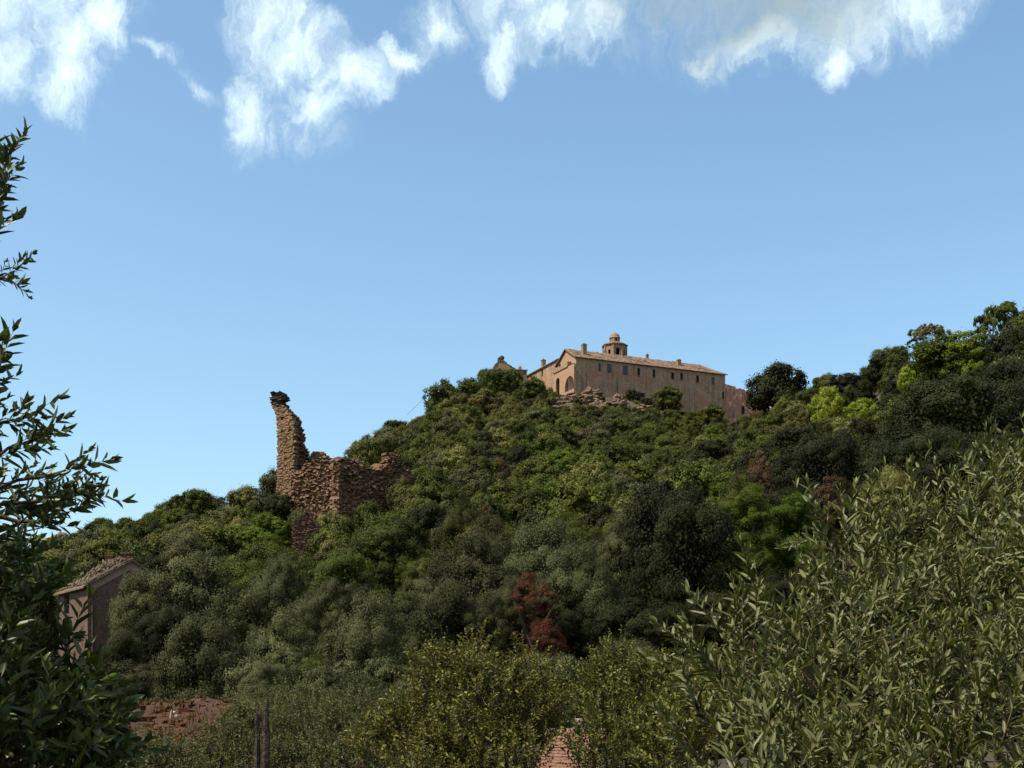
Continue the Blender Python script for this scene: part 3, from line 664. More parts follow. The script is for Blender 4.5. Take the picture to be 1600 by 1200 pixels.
# scree bank below the ruins
# small red gable ruin
sg = at(481, 850, 196); s = 196 / 2000
sh = empty('red_gable_ruin', tuple(sg), R_(8), label='dark red ruined gable wall poking up beside the ivy covered house', cat='ruin')
gt = lambda x: np.interp(481 + x / s, [456, 462, 470, 478, 482, 490, 498, 504, 508], [(850 - p_) * s for p_ in (822, 816, 808, 800, 801, 813, 826, 838, 848)])
GX = np.linspace(-2.3, 2.6, 60); GZ = np.array([gt(q_) for q_ in GX])
def gl(z): w_ = GX[GZ >= z]; return w_[0] if len(w_) else 0.0
def gr(z): w_ = GX[GZ >= z]; return w_[-1] if len(w_) else 0.3
mb = MB(); courses(mb, (0, 0, 0), (1, 0, 0), gl, gr, -5, GZ.max() - 0.1, 0.8, (0, -1, 0), 0.22, (0.2, 0.6), seed=19, prot=0.07, jit=0.7)
Lg = 50 * s; x0g = -24 * s
mb.obj('wall', M['redwall'], sh)
mb = MB(); rg = random.Random(31)
for k_ in range(26):
    xa = rg.uniform(x0g, x0g + Lg); mb.box((xa, 0.35, gt(xa) + 0.05), (rg.uniform(0.15, 0.4), 0.45, rg.uniform(0.05, 0.16)), Matrix.Rotation(rg.uniform(-0.6, 0.6), 3, 'Y'))
mb.obj('coping_stones', M['blackstone'], sh)
# ivy house: masonry box below the ivy, roof rubble above
ih = at(405, 850, 200)
iv = empty('ivy_house', tuple(ih), R_(5), label='roofless low house smothered by a bright green ivy mound', cat='house')
mb = MB(); mb.box((0, 2.8, -1.6), (4.4, 3.2, 3.4)); mb.box((-5.3, 1.0, -0.6), (0.5, 2.0, 1.3), jit=0.2); mb.obj('wall', M['redwall'], iv)
mb = MB(); rg = random.Random(33)
for k_ in range(70): mb.box((rg.uniform(-4.0, 2.2), 5.2 + rg.uniform(-1, 1), 3.0 + rg.uniform(-0.3, 0.75)), (rg.uniform(0.3, 0.9), 0.4, 0.07), Matrix.Rotation(rg.uniform(-0.35, 0.35), 3, 'Y') @ Matrix.Rotation(rg.uniform(-1, 1), 3, 'Z'))
mb.obj('fallen_roof_slabs', M['stone2'], iv)
# low retaining wall at the dry bank below the skyline
rw = at(712, 648, 402); mb = MB()
courses(mb, (0, 0, 0), (1, 0.25, 0), lambda z: -3.4 - z * 0.2, lambda z: 3.8 - abs(z) * 0.4, -1.5, 1.3, 0.9, (0.2, -1, 0), 0.3, (0.4, 1.1), seed=41)
mb.obj('retaining_wall', M['rock'], loc=tuple(rw), label='short pale stone wall on the dry bank under the skyline trees', cat='wall')
# rocky knob on the left skyline
lumps('boulder', [(at(96, 842, 296), 1.9, 0.8), (at(88, 850, 292), 2.6, 0.7), (at(104, 850, 292), 2.4, 0.7)], M['rock'], 44, 'reddish boulder knob on the far left skyline behind leaves', 'rock', 0.4)

# ------------------------------------------------------------------ farmhouse on the left
hc_ = at(137, 914, 120); HG = -0.4
ho = empty('farmhouse', (hc_.x, hc_.y, HG), 0, label='abandoned two storey farmhouse with collapsing tiled roof at left', cat='house')
ul = Vector((-0.54, 0.84, 0)).normalized(); ur = Vector((0.84, 0.54, 0)).normalized(); HE = hc_.z - HG; HL = 11.0; HW = 8.2; HRs = 2.45
def hl(px, py):
    t_ = (px - 800) / 2000; d_ = (hc_.y * t_ - hc_.x) / (ul.x - ul.y * t_); return d_, (1080 - py) / 2000 * (hc_.y + ul.y * d_) - HG
wa, wz1 = hl(108.5, 929); wb, wz0 = hl(100.0, 960); _, lz1 = hl(108, 984); _, lz0 = hl(108, 1016)
mb = MB(); wall_faces(mb, (0, 0, 0), ul, HL, 0, lambda x: HE, [(wa, wb, wz0, wz1, False), (wa, wb, max(0.1, lz0), lz1, False)], 0.45, -ur)
mb.obj('front_wall', M['house'], ho)
mb = MB(); wall_faces(mb, (0, 0, 0), ur, HW, 0, lambda x: HE + HRs * (1 - abs(x - HW / 2) / (HW / 2)), [], 0.4, -ul, brk=(HW / 2,))
wall_faces(mb, ul * HL, ur, HW, 0, lambda x: HE + HRs * (1 - abs(x - HW / 2) / (HW / 2)), [], 0.4, ul, brk=(HW / 2,))
wall_faces(mb, ur * HW, ul, HL, 0, lambda x: HE, [], 0.4, ur); mb.obj('gable_wall', M['house'], ho)
mb = MB()   # pale band under the verge
for f0, f1 in ((0.0, 1.0), (1.0, 2.0)):
    za, zb_ = (HE, HE + HRs) if f0 == 0 else (HE + HRs, HE)
    pa, pb = ur * (HW / 2 * f0) - ul * 0.04, ur * (HW / 2 * f1) - ul * 0.04
    mb.poly([pa + Vector((0, 0, za - 0.75)), pb + Vector((0, 0, zb_ - 0.75)), pb + Vector((0, 0, zb_ - 0.05)), pa + Vector((0, 0, za - 0.05))])
mb.obj('pale_verge_band', M['house_pale'], ho)
mb = MB(); mb.tube([ur * 0.42 - ul * 0.16 + Vector((0, 0, z_)) for z_ in (0, HE * 0.5, HE - 0.2)], 0.10, 6); mb.obj('drainpipe', M['blackstone'], ho)
def rp(d_, f_, up=0.0):   # point on the front roof slope: d along ul, f from eave (0) to ridge (1)
    return ul * d_ + ur * (HW / 2 * f_) + Vector((0, 0, HE + HRs * f_ + 0.12 + up))
mb = MB(); rg = random.Random(51); rf = None
slab(mb, [rp(-0.35, -0.12), rp(HL + 0.3, -0.12), rp(HL + 0.3, 1.0), rp(-0.35, 1.0)], 0.16)
slab(mb, [rp(-0.35, 1.0), rp(HL + .3, 1.0), rp(HL + .3, 1.0) + ur * (HW / 2 + .3) - Vector((0, 0, HRs + .15)), rp(-0.35, 1.0) + ur * (HW / 2 + .3) - Vector((0, 0, HRs + .15))], 0.16)
Bt = Matrix((ul, ur, Vector((0, 0, 1)))).transposed() @ Matrix.Rotation(math.atan(HRs / (HW / 2)), 3, 'X')
for k_ in range(34):        # rows of curved tiles, some slipped or missing
    d_ = -0.25 + k_ * 0.335
    for j_ in range(13):
        f_ = j_ / 12.5
        if rg.random() < (0.10 if d_ < 2.5 else 0.38): continue
        mb.box(rp(d_ + rg.uniform(-0.05, 0.05), f_, 0.10 + rg.uniform(0, 0.07)), (0.13, 0.21, 0.04), Bt @ Matrix.Rotation(rg.gauss(0, 0.1 if d_ < 2.5 else 0.35), 3, 'Z') @ Matrix.Rotation(rg.gauss(0, 0.05 if d_ < 2.5 else 0.2), 3, 'X'), jit=0.15, rng=rg)
rf = mb.obj('roof', M['houseroof'], ho)
mb = MB()
for k_ in range(150):
    d_ = rg.gauss(5.0, 1.8); f_ = rg.gauss(0.75, 0.2)
    mb.box(rp(d_, min(f_, 1.05), 0.2 + rg.random() * 0.45), (rg.uniform(0.12, 0.3), rg.uniform(0.12, 0.3), 0.035), Bt @ Matrix.Rotation(rg.gauss(0, 0.7), 3, 'X') @ Matrix.Rotation(rg.gauss(0, 0.7), 3, 'Z'), jit=0.2, rng=rg)
mb.obj('loose_tiles', M['houseroof'], rf, kind='stuff')
for (d_, f_, hh) in ((1.6, 0.98, 0.55), (7.5, 1.0, 0.8)):
    mb = MB(); mb.box(rp(d_, f_, hh / 2), (0.38, 0.38, hh / 2 + 0.25), jit=0.08, rng=rg); mb.box(rp(d_, f_, hh + 0.25), (0.44, 0.44, 0.07), jit=0.1, rng=rg); mb.obj('chimney', M['redwall'], rf)
for za, zb_ in ((wz0, wz1), (max(0.1, lz0), lz1)):
    mb = MB(); Bw = Matrix((ul, ur, Vector((0, 0, 1)))).transposed(); cm = ul * (wa + wb) / 2 + ur * 0.4 + Vector((0, 0, (za + zb_) / 2))
    mb.box(cm + ur * 0.03, ((wb - wa) / 2, 0.03, (zb_ - za) / 2), Bw); wn = mb.obj('window', M['dark'], ho)
    mb = MB(); mb.box(cm - ur * 0.1, (0.05, 0.04, (zb_ - za) / 2), Bw); mb.box(cm - ur * 0.1, ((wb - wa) / 2, 0.035, 0.04), Bw); mb.obj('frame', M['shutter'], wn)

# ------------------------------------------------------------------ tiled shed roof low in the middle
sp_ = at(880, 1170, 27); shd = empty('garden_shed', (sp_.x, sp_.y, -3.2), R_(-12), label='small shed with salmon clay tile roof hidden between two shrubs', cat='shed')
s = 27 / 2000; mb = MB(); mb.box((-0.1, 1.35, 0.7), (0.6, 1.2, 0.75)); mb.obj('wall', M['house_pale'], shd)
mb = MB(); rg = random.Random(61); zt_ = (1080 - 1141) * s + 3.2; zb_ = (1080 - 1215) * s + 3.2; NR = 16
for j_ in range(NR):
    f_ = j_ / NR; z_ = zb_ + (zt_ - zb_) * f_; y_ = 0.1 + 1.5 * f_
    for i_ in range(6):
        mb.box((-0.55 + i_ * 0.21 + (0.1 if j_ % 2 else 0), y_, z_ + rg.uniform(0, 0.012)), (0.1, 0.10, 0.014), Matrix.Rotation(math.atan2(zt_ - zb_, 1.5) - 0.12 + rg.uniform(-.03, .03), 3, 'X') @ Matrix.Rotation(rg.uniform(-0.04, 0.04), 3, 'Z'), jit=0.06, rng=rg)
slab(mb, [(-0.66, 0.0, zb_ - 0.03), (0.62, 0.0, zb_ - 0.03), (0.62, 1.65, zt_ - 0.02), (-0.66, 1.65, zt_ - 0.02)], 0.05)
mb.obj('roof', M['terracotta'], shd)
mb = MB(); mb.box((0.02, 1.75, zt_ - 0.1), (0.09, 0.09, 0.26), jit=0.05); mb.box((0.02, 1.75, zt_ + 0.18), (0.11, 0.11, 0.03)); mb.obj('chimney', M['pale'], shd)
# old posts
for (px, topy, lab, w_, ln) in ((399, 1114, 'left thinner post of two dark rotting posts at bottom', 0.030, 0.008), (419, 1108, 'right thicker post of two dark rotting posts at bottom', 0.042, -0.01)):
    D_ = 12.0; b = at(px, 1420, D_); tpz = at(px, topy, D_); mb = MB(); n_ = 9; hgt = tpz.z - b.z + 0.3; rg = random.Random(int(px)); pts = [(ln * (i / n_) * hgt + rg.uniform(-.01, .01), rg.uniform(-.01, .01), hgt * i / n_) for i in range(n_ + 1)]
    mb.tube(pts, [w_ * (1.15 - 0.2 * i / n_) * rg.uniform(0.85, 1.12) for i in range(n_)] + [w_ * 0.45], 7)
    mb.box((pts[-1][0] + 0.01, 0, hgt + 0.02), (w_ * 0.35, w_ * 0.3, 0.07), jit=0.5, rng=rg)
    mb.obj('wooden_post', M['oldwood'], loc=(b.x, b.y, b.z - 0.3), label=lab, cat='post', group='rotting posts at the bottom of the garden')
# pale snapped stump and thin stake on the red earth
gz = ground(*at(271, 1127, 57).xy); p0 = at(271, 1127, 57); mb = MB(); rg = random.Random(71)
mb.tube([(-0.12, 0, -0.2), (-0.13, 0, 0.12), (-0.10, 0.02, 0.36), (-0.08, 0.02, 0.44)], [0.05, 0.05, 0.04, 0.02], 7)
mb.tube([(-0.06, 0, 0.42), (0.05, 0, 0.34), (0.13, 0, 0.18), (0.14, 0.0, -0.1)], [0.03, 0.075, 0.085, 0.06], 7)
mb.obj('snapped_stump', M['pale'], loc=(p0.x, p0.y, gz + 0.02), label='pale split stump standing on the red earth', cat='stump')
p0 = at(259, 1172, 46); mb = MB(); g0 = ground(p0.x, p0.y); mb.tube([(0, 0, -0.2), (0.01, 0, 0.5), (0, 0, 0.95)], [0.022, 0.018, 0.014], 6)
mb.obj('thin_stake', M['oldwood'], loc=(p0.x, p0.y, g0), label='thin dark stake upright below the red earth patch', cat='stake')
rg = random.Random(91); mb = MB()
for k_ in range(420):
    p = at(rg.gauss(280, 45), rg.uniform(1098, 1190), rg.uniform(42, 66)); p.z = ground(p.x, p.y); sz = rg.uniform(0.03, 0.10) * rg.uniform(0.6, 1.4)
    mb.box((p.x, p.y, p.z), (sz * 1.5, sz, sz * 0.8), Matrix.Rotation(rg.uniform(0, 3), 3, 'Z'), jit=0.6, rng=rg)
mb.obj('earth_clods', M['clod'], kind='stuff', label='red clods scattered over the bare earth', cat='clods')
V_, F_ = [], []; rg = random.Random(92)
for k_ in range(2600):
    p = at(rg.uniform(190, 360), rg.choice((rg.uniform(1098, 1185), rg.gauss(1160, 12))), rg.uniform(42, 68)); p.z = ground(p.x, p.y) - 0.02
    if math.sin(p.x * 1.7 + 1) * math.sin(p.y * 0.8) < rg.uniform(-0.6, 0.7): continue
    for j_ in range(5):
        a = rg.uniform(0, 6.28); h_ = rg.uniform(0.08, 0.24); dx, dy = math.cos(a), math.sin(a); b_ = len(V_)
        V_ += [(p.x - dy * .02, p.y + dx * .02, p.z), (p.x + dy * .02, p.y - dx * .02, p.z), (p.x + dx * h_ * .5 + dy * .004, p.y + dy * h_ * .5, p.z + h_), (p.x + dx * h_ * .5 - dy * .004, p.y + dy * h_ * .5, p.z + h_)]; F_.append((b_, b_ + 1, b_ + 2, b_ + 3))
pobj('dry_grass', qmesh('dry_grass', V_, F_, leaf_mat('dry_grass_blades', (0.10, 0.075, 0.03), (0.16, 0.12, 0.05)), {'tint': np.random.default_rng(1).random(len(V_))}), label='dry grass tufts scattered over the red earth', cat='grass', kind='stuff')
# overhead cable near the skyline
a_, b_ = at(636, 648, 392), at(690, 592, 432); mb = MB(); pts = []
for i in range(9):
    f_ = i / 8; p = a_.lerp(b_, f_); p.z -= 1.2 * 4 * f_ * (1 - f_) * 0.3; pts.append(p - a_)
mb.tube(pts, 0.05, 5); mb.obj('overhead_cable', M['shutter'], loc=tuple(a_), label='thin cable slanting up to the skyline trees left of the church', cat='cable')

# ------------------------------------------------------------------ foliage generators
def unit(n, rg):
    v = rg.normal(size=(n, 3)); return v / np.linalg.norm(v, axis=1, keepdims=True)
def leaf_quads(P, T_, N_, s_, w_):
    B = np.cross(N_, T_); B /= np.linalg.norm(B, axis=1, keepdims=True) + 1e-9
    s_ = s_[:, None]; w_ = w_[:, None]
    V = np.stack([P - T_ * s_ / 2, P + B * w_ / 2, P + T_ * s_ / 2, P - B * w_ / 2], 1).reshape(-1, 3)
    return V, np.arange(len(V)).reshape(-1, 4)
def crown_mesh(name, mat, seed, n_leaf, leaf, lobes=9, lobe_r=(0.34, 0.5), flat=1.0, spread=0.66, sub=26, sub_r=0.15, aspect=0.55, shape='round', gaps=0.0):
    rg = np.random.default_rng(seed)
    L_ = []
    for i in range(lobes):
        a = i * 2.399 + rg.uniform(-0.3, 0.3); rr = spread * math.sqrt((i + 0.3) / lobes); r = rg.uniform(*lobe_r)
        if shape == 'round': z = rg.uniform(-0.35, 0.5) * (1.1 - rr * 0.75) if i else 0.45
        elif shape == 'tall': z = rg.uniform(-0.9, 0.9); rr *= 0.75 * (1 - 0.45 * max(z, 0))
        elif shape == 'flat': z = 0.62 * (1 - rr * rr) + rg.uniform(-0.1, 0.05)
        L_.append((rr * math.cos(a), rr * math.sin(a), z, r))
    if shape == 'round':
        for i in range(6):
            a = i * 1.047 + rg.uniform(-0.3, 0.3); L_.append((0.55 * math.cos(a), 0.55 * math.sin(a), rg.uniform(-0.62, -0.3), rg.uniform(0.28, 0.38)))
    L_ = np.array(L_)
    ns = sub; ssub = unit(len(L_) * ns, rg).reshape(len(L_), ns, 3); ssub[..., 2] = np.where((ssub[..., 2] < -0.3) & (rg.random(ssub.shape[:2]) < 0.5), -ssub[..., 2], ssub[..., 2])
    tint_s = rg.random((len(L_), ns)); srad = sub_r * rg.uniform(0.6, 1.5, (len(L_), ns))
    N2 = int(n_leaf * 1.6)
    prob = L_[:, 3] ** 2; prob /= prob.sum()
    li = rg.choice(len(L_), N2, p=prob); si = rg.integers(0, ns, N2)
    ctr = L_[li, :3] + ssub[li, si] * (L_[li, 3] * 0.88)[:, None] * np.array([1, 1, flat])
    d = unit(N2, rg); d[:, 2] = np.where((d[:, 2] < -0.2) & (rg.random(N2) < 0.6), -d[:, 2], d[:, 2])
    P = ctr + d * (srad[li, si] * rg.random(N2) ** 0.4 * np.where(rg.random(N2) < 0.12, 1.5, 1.0))[:, None] * np.array([1, 1, max(flat, 0.8)])
    # drop most of what is buried inside another lobe
    dist = np.linalg.norm((P[:, None, :] - L_[None, :, :3]) / np.array([1, 1, flat]), axis=2) / L_[None, :, 3]
    keep = (dist.min(1) > 0.80) | (rg.random(N2) < 0.10)
    P, d, li, si = P[keep][:n_leaf], d[keep][:n_leaf], li[keep][:n_leaf], si[keep][:n_leaf]
    n = len(P)
    out = P - P.mean(0); out /= np.linalg.norm(out, axis=1, keepdims=True) + 1e-9
    N_ = d * 0.9 + out * 0.55 + rg.normal(size=(n, 3)) * 0.38; N_ /= np.linalg.norm(N_, axis=1, keepdims=True)
    T_ = np.cross(N_, unit(n, rg)); T_ /= np.linalg.norm(T_, axis=1, keepdims=True)
    s_ = leaf * rg.uniform(0.6, 1.4, n)
    Vq, Fq = leaf_quads(P, T_, N_, s_, s_ * aspect)
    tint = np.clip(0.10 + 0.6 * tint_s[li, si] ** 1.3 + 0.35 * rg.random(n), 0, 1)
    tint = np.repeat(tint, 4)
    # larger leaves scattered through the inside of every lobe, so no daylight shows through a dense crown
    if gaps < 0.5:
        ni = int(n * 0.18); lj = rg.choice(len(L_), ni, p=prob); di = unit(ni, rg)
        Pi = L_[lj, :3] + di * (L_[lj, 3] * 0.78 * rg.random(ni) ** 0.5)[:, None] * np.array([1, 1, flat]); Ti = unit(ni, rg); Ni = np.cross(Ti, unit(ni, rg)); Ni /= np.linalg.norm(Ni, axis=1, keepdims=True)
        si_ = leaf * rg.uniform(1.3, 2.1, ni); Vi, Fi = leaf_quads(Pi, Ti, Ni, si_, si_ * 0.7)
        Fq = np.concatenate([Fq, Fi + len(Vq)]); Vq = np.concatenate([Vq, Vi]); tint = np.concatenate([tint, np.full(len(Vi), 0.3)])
    # normalise: radius 1, z from -1 to 1
    rad = np.percentile(np.hypot(Vq[:, 0], Vq[:, 1]), 98); zlo, zhi = np.percentile(Vq[:, 2], 0.5), np.percentile(Vq[:, 2], 99.7)
    Vq[:, :2] /= rad; Vq[:, 2] = (Vq[:, 2] - (zlo + zhi) / 2) / ((zhi - zlo) / 2)
    me = qmesh(name, Vq, Fq, mat, {'tint': tint}); me['lobes'] = [float(v_) for v_ in (L_ / np.array([rad, rad, (zhi - zlo) / 2, rad])).ravel()]
    return me
def trunk_mesh(name, mat, seed, limbs=5, r=0.07, h0=0.45):
    """height 1, crown spread about 0.4"""
    rg = random.Random(seed); mb = MB(); bend = rg.uniform(-0.06, 0.06)
    mb.tube([(0, 0, -0.08), (bend * 0.3, 0, 0.1), (bend, 0.02, h0 * 0.7), (bend * 1.5, 0.02, h0)], [r * 1.4, r, r * 0.8, r * 0.65], 8)
    for i in range(limbs):
        a = i * 2.4 + rg.uniform(-0.4, 0.4); q_ = rg.uniform(0.2, 0.36); z2 = rg.uniform(0.62, 0.9)
        st_ = (bend * 1.3, 0.02, h0 * rg.uniform(0.7, 1.0))
        md = (bend + q_ * 0.5 * math.cos(a), q_ * 0.5 * math.sin(a), (h0 + z2) / 2 - 0.02)
        mb.tube([st_, md, (bend + q_ * math.cos(a), q_ * math.sin(a), z2)], [r * 0.5, r * 0.32, r * 0.1], 6)
    return mb.mesh(name, mat)

KIND = {}
def lods(kind, mat, shape='round', **kw):
    gp = kw.get('gaps', 0.0)
    K = {'far': [], 'mid': []}
    for i in range(4 if kind in ('oak', 'olive', 'maquis', 'dusk') else 2):
        K['far'].append(crown_mesh(kind + '_crown', mat, 100 + i + len(KIND) * 17, kw.get('nf', 17000), kw.get('lf', 0.066), shape=shape, gaps=gp, aspect=kw.get('aspect', 0.6), lobes=kw.get('lobes', 9), sub_r=kw.get('sub_r', 0.16), sub=kw.get('sub', 14)))
    for i in range(3 if kind in ('oak', 'olive', 'dusk') else 1):
        K['mid'].append(crown_mesh(kind + '_crown', mat, 200 + i + len(KIND) * 17, kw.get('nm', 85000), kw.get('lm', 0.030), shape=shape, gaps=gp, aspect=kw.get('aspect', 0.5), lobes=kw.get('lobes', 9) + 1, lobe_r=(0.27, 0.48), sub_r=kw.get('sub_r', 0.16) * 0.85, sub=kw.get('sub', 14) + 3))
    KIND[kind] = K
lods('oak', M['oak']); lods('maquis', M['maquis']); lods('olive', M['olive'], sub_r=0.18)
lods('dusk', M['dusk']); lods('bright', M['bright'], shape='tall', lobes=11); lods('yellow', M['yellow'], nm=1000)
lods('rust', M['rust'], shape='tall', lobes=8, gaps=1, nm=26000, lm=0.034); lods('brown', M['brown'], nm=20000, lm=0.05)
RNDH = 0
TR = [trunk_mesh('trunk', M['bark'], 300 + i) for i in range(4)]
rgl = random.Random(99)
placed = []
def tree(kind, x, y, ztop, R, label=None, group=None, cat='tree', name=None, crown_h=None, lod=None, rng=rgl, zb=None):
    zg = (ground(x, y) if zb is None else zb) - 0.15; H = max(ztop - zg, 1.2)
    chh = min(H * 0.96, 2.5 * R) if crown_h is None else crown_h
    R = min(R, 0.62 * H); Y = y; lod = lod or ('mid' if Y < 165 else 'far'); arr = KIND[kind][lod]; me = arr[rng.randrange(len(arr))]
    nm = name or {'oak': 'holm_oak', 'olive': 'olive_tree', 'maquis': 'olive_shrub', 'dusk': 'evergreen_oak', 'bright': 'leafy_tree', 'yellow': 'yellow_shrub', 'rust': 'withered_tree', 'brown': 'dry_shrub'}[kind]
    ax_, ay_ = rng.uniform(0.88, 1.12), rng.uniform(0.88, 1.12)
    if lod == 'far' and Y > 165:
        o = pobj(nm, me, label=label, cat=cat, group=group); o.location = (x, y, ztop - chh / 2); o.scale = (R * ax_, R * ay_, chh / 2); o.rotation_euler = (rng.uniform(-.08, .08), rng.uniform(-.08, .08), rng.uniform(0, 6.28))
    else:
        o = empty(nm, (x, y, zg), rng.uniform(0, 6.28), label=label, cat=cat, group=group)
        c = pobj('crown', me, o); c.location = (0, 0, H - chh / 2); c.scale = (R * ax_, R * ay_, chh / 2)
        tk = pobj('trunk', TR[rng.randrange(len(TR))], o); tk.scale = (H * 0.8, H * 0.8, H * 0.93)
    placed.append((x, y, R)); return o
def htree(kind, px, py, Y, wpx, label, **kw):
    p = at(px, py, Y); return tree(kind, p.x, p.y, p.z, wpx / 2 / 2000 * Y, label, **kw)
HERO = [
 ('olive', 224, 893, 115, 104, 'olive crown masking the right half of the farmhouse gable'),
 ('olive', 188, 985, 98, 76, 'low grey-green bush at the foot of the farmhouse gable'),
 ('olive', 322, 868, 116, 190, 'broad grey-green tree crown just right of the farmhouse gable'),
 ('dusk', 262, 948, 104, 110, 'dark evergreen crown pressed against the farmhouse right wall'),
 ('olive', 432, 868, 121, 120, 'grey-green olive crown above the row, below the ivy mound'),
 ('olive', 320, 962, 84, 170, 'rounded silvery olive standing right behind the red earth patch'),
 ('olive', 440, 958, 87, 130, 'silvery olive touching the right side of the one behind the red earth'),
 ('olive', 575, 925, 85, 160, 'tall pale olive in lower middle left of the dark trunk gap'),
 ('olive', 512, 905, 100, 90, 'small olive crown squeezed behind two rounded silvery olives'),
 ('olive', 690, 912, 92, 140, 'grey-green olive between the tall pale olive and red tree'),
 ('olive', 745, 832, 112, 150, 'broad pale-topped olive uphill left of the red withered tree'),
 ('olive', 860, 812, 122, 170, 'broad pale-topped olive directly uphill of the red withered tree'),
 ('rust', 832, 896, 87.5, 84, 'withered tree with dark red foliage among green olives'),
 ('rust', 850, 968, 84, 80, 'low dull red bush at the foot of the red withered tree'),
 ('olive', 800, 900, 90, 70, 'small olive crown hugging the left side of the red withered tree'),
 ('dusk', 770, 935, 88, 90, 'dark crown left of the low dull red bush'),
 ('olive', 905, 850, 94, 130, 'olive crown overhanging the right side of the red withered tree'),
 ('dusk', 880, 930, 92, 140, 'very dark crown beneath and right of the red withered tree'),
 ('dusk', 1065, 768, 97, 210, 'tallest near-black oak in the middle right of the wood'),
 ('olive', 985, 800, 101, 110, 'greyish crown leaning on the left of the tallest dark oak'),
 ('dusk', 1000, 935, 86, 150, 'low dark crown at the foot of the tallest dark oak, left side'),
 ('dusk', 1120, 925, 90, 140, 'low dark crown at the foot of the tallest dark oak, right side'),
 ('bright', 1168, 762, 108, 110, 'fresh green leafy tree right of the tallest dark oak'),
 ('bright', 1238, 772, 112, 110, 'fresh green leafy tree behind the tip of the near olive'),
 ('dusk', 1210, 900, 92, 140, 'dark crown below the two fresh green leafy trees'),
 ('dusk', 1275, 678, 150, 150, 'dark rounded oak below the yellow-green shrubs'),
 ('dusk', 1190, 700, 168, 90, 'dark oak left of the rounded oak below the yellow shrubs'),
 ('dusk', 1505, 592, 134, 250, 'huge dark oak filling the upper right slope'),
 ('dusk', 1420, 668, 122, 190, 'dark oak on left flank of the huge upper right oak'),
 ('dusk', 1600, 560, 140, 180, 'dark oak cut by the right picture edge below the pines'),
 ('dusk', 1530, 700, 108, 200, 'dark oak just above the near olive branches at right'),
 ('maquis', 1385, 730, 112, 110, 'olive-green bush rising behind the top of the near olive'),
 ('brown', 760, 790, 170, 46, 'small brown half-dry shrub in the middle of the slope'),
 ('brown', 1190, 705, 160, 60, 'brownish dry shrub at right of the middle slope'),
 ('brown', 1300, 745, 130, 70, 'brownish shrub between dark oaks above the near olive'),
 ('dusk', 1212, 570, 440, 90, 'dark tall tree beside the right end of the pink annex'),
 ('yellow', 1292, 607, 335, 60, 'bright yellow-green shrub right of the dark tree by the annex'),
 ('yellow', 1345, 624, 300, 66, 'second bright yellow-green shrub, lower and further right'),
 ('bright', 1470, 525, 255, 120, 'light green leafy tree under the small flat-topped pine'),
 ('bright', 1518, 518, 250, 80, 'light green tree between the two flat-topped pines'),
 ('yellow', 1418, 574, 245, 30, 'tiny yellow tinted shrub at left foot of the light green tree'),
 ('bright', 1585, 528, 232, 60, 'green bush beneath the large flat-topped pine'),
 ('maquis', 520, 800, 200, 50, 'yellowish bush just right of the red ruined gable'),
 ('maquis', 468, 796, 206, 60, 'olive-green bush at the left foot of the bastion behind the red gable'),
 ('oak', 535, 806, 205, 60, 'green bush under the corner of the bastion'),
 ('oak', 588, 786, 207, 70, 'green bush under the right face of the bastion'),
 ('dusk', 436, 770, 216, 46, 'dark bush at the broken tower base'),
 ('maquis', 626, 745, 218, 50, 'bush lapping the stepped right end of the bastion'),
 ('bright', 600, 805, 196, 90, 'green creeper covered bush at the foot of the bastion right side'),
 ('bright', 640, 845, 165, 70, 'fresh green bush below the creeper covered bush'),
 ('olive', 432, 732, 231, 62, 'wispy grey shrub tree at left foot of the broken tower'),
 ('maquis', 762, 610, 412, 70, 'pale yellowish olive shrub below the church gable'),
 ('maquis', 800, 632, 400, 56, 'pale shrub right of the yellowish one below the church'),
 ('oak', 832, 588, 437, 84, 'dark green oak hiding the base of the convent side wing'),
 ('oak', 803, 577, 470, 34, 'small oak between church gable and the pinkish block'),
 ('oak', 762, 577, 480, 40, 'bushy oak climbing the left slope of the church gable'),
 ('oak', 780, 578, 462, 60, 'oak hiding the foot of the church gable'),
 ('oak', 690, 592, 440, 62, 'dark oak at the left end of the hilltop grove'),
 ('oak', 730, 592, 450, 60, 'oak between the grove end and the church gable'),
 ('olive', 862, 620, 425, 40, 'small grey tree left of the rock outcrop'),
 ('oak', 1042, 602, 441, 78, 'rounded oak in front of the middle of the convent facade'),
 ('oak', 1010, 622, 432, 44, 'low oak at the right end of the rock outcrop'),
 ('oak', 1112, 630, 438, 96, 'broad low oak under the right end of the convent facade'),
 ('oak', 1165, 652, 430, 60, 'low oak below the pink annex window'),
 ('oak', 893, 622, 436, 26, 'little dark bush among the left boulders below the arches'),
 ('dusk', 942, 620, 437, 24, 'little dark bush among the boulders under the second window'),
 ('dusk', 912, 636, 433, 30, 'dark low bush wedged under the middle boulders'),
 ('maquis', 984, 634, 434, 34, 'pale bush where the boulders meet the rounded facade oak'),
 ('oak', 940, 646, 428, 44, 'green bush directly below the central boulders'),
 ('oak', 885, 638, 428, 44, 'small round oak under the left end of the rock outcrop'),
 ('maquis', 925, 642, 426, 40, 'small yellowish bush under the middle of the rock outcrop'),
 ('oak', 962, 640, 427, 50, 'small round oak under the right part of the rock outcrop'),
 ('oak', 905, 655, 420, 60, 'spreading oak one row below the rock outcrop'),
 ('olive', 560, 688, 300, 44, 'olive on the skyline just right of the bastion top'),
 ('olive', 610, 672, 340, 64, 'pale olive on the ridge above the bastion'),
 ('maquis', 570, 680, 296, 50, 'yellowish shrub behind the stepped right end of the bastion'),
]
for h in HERO: htree(*h)
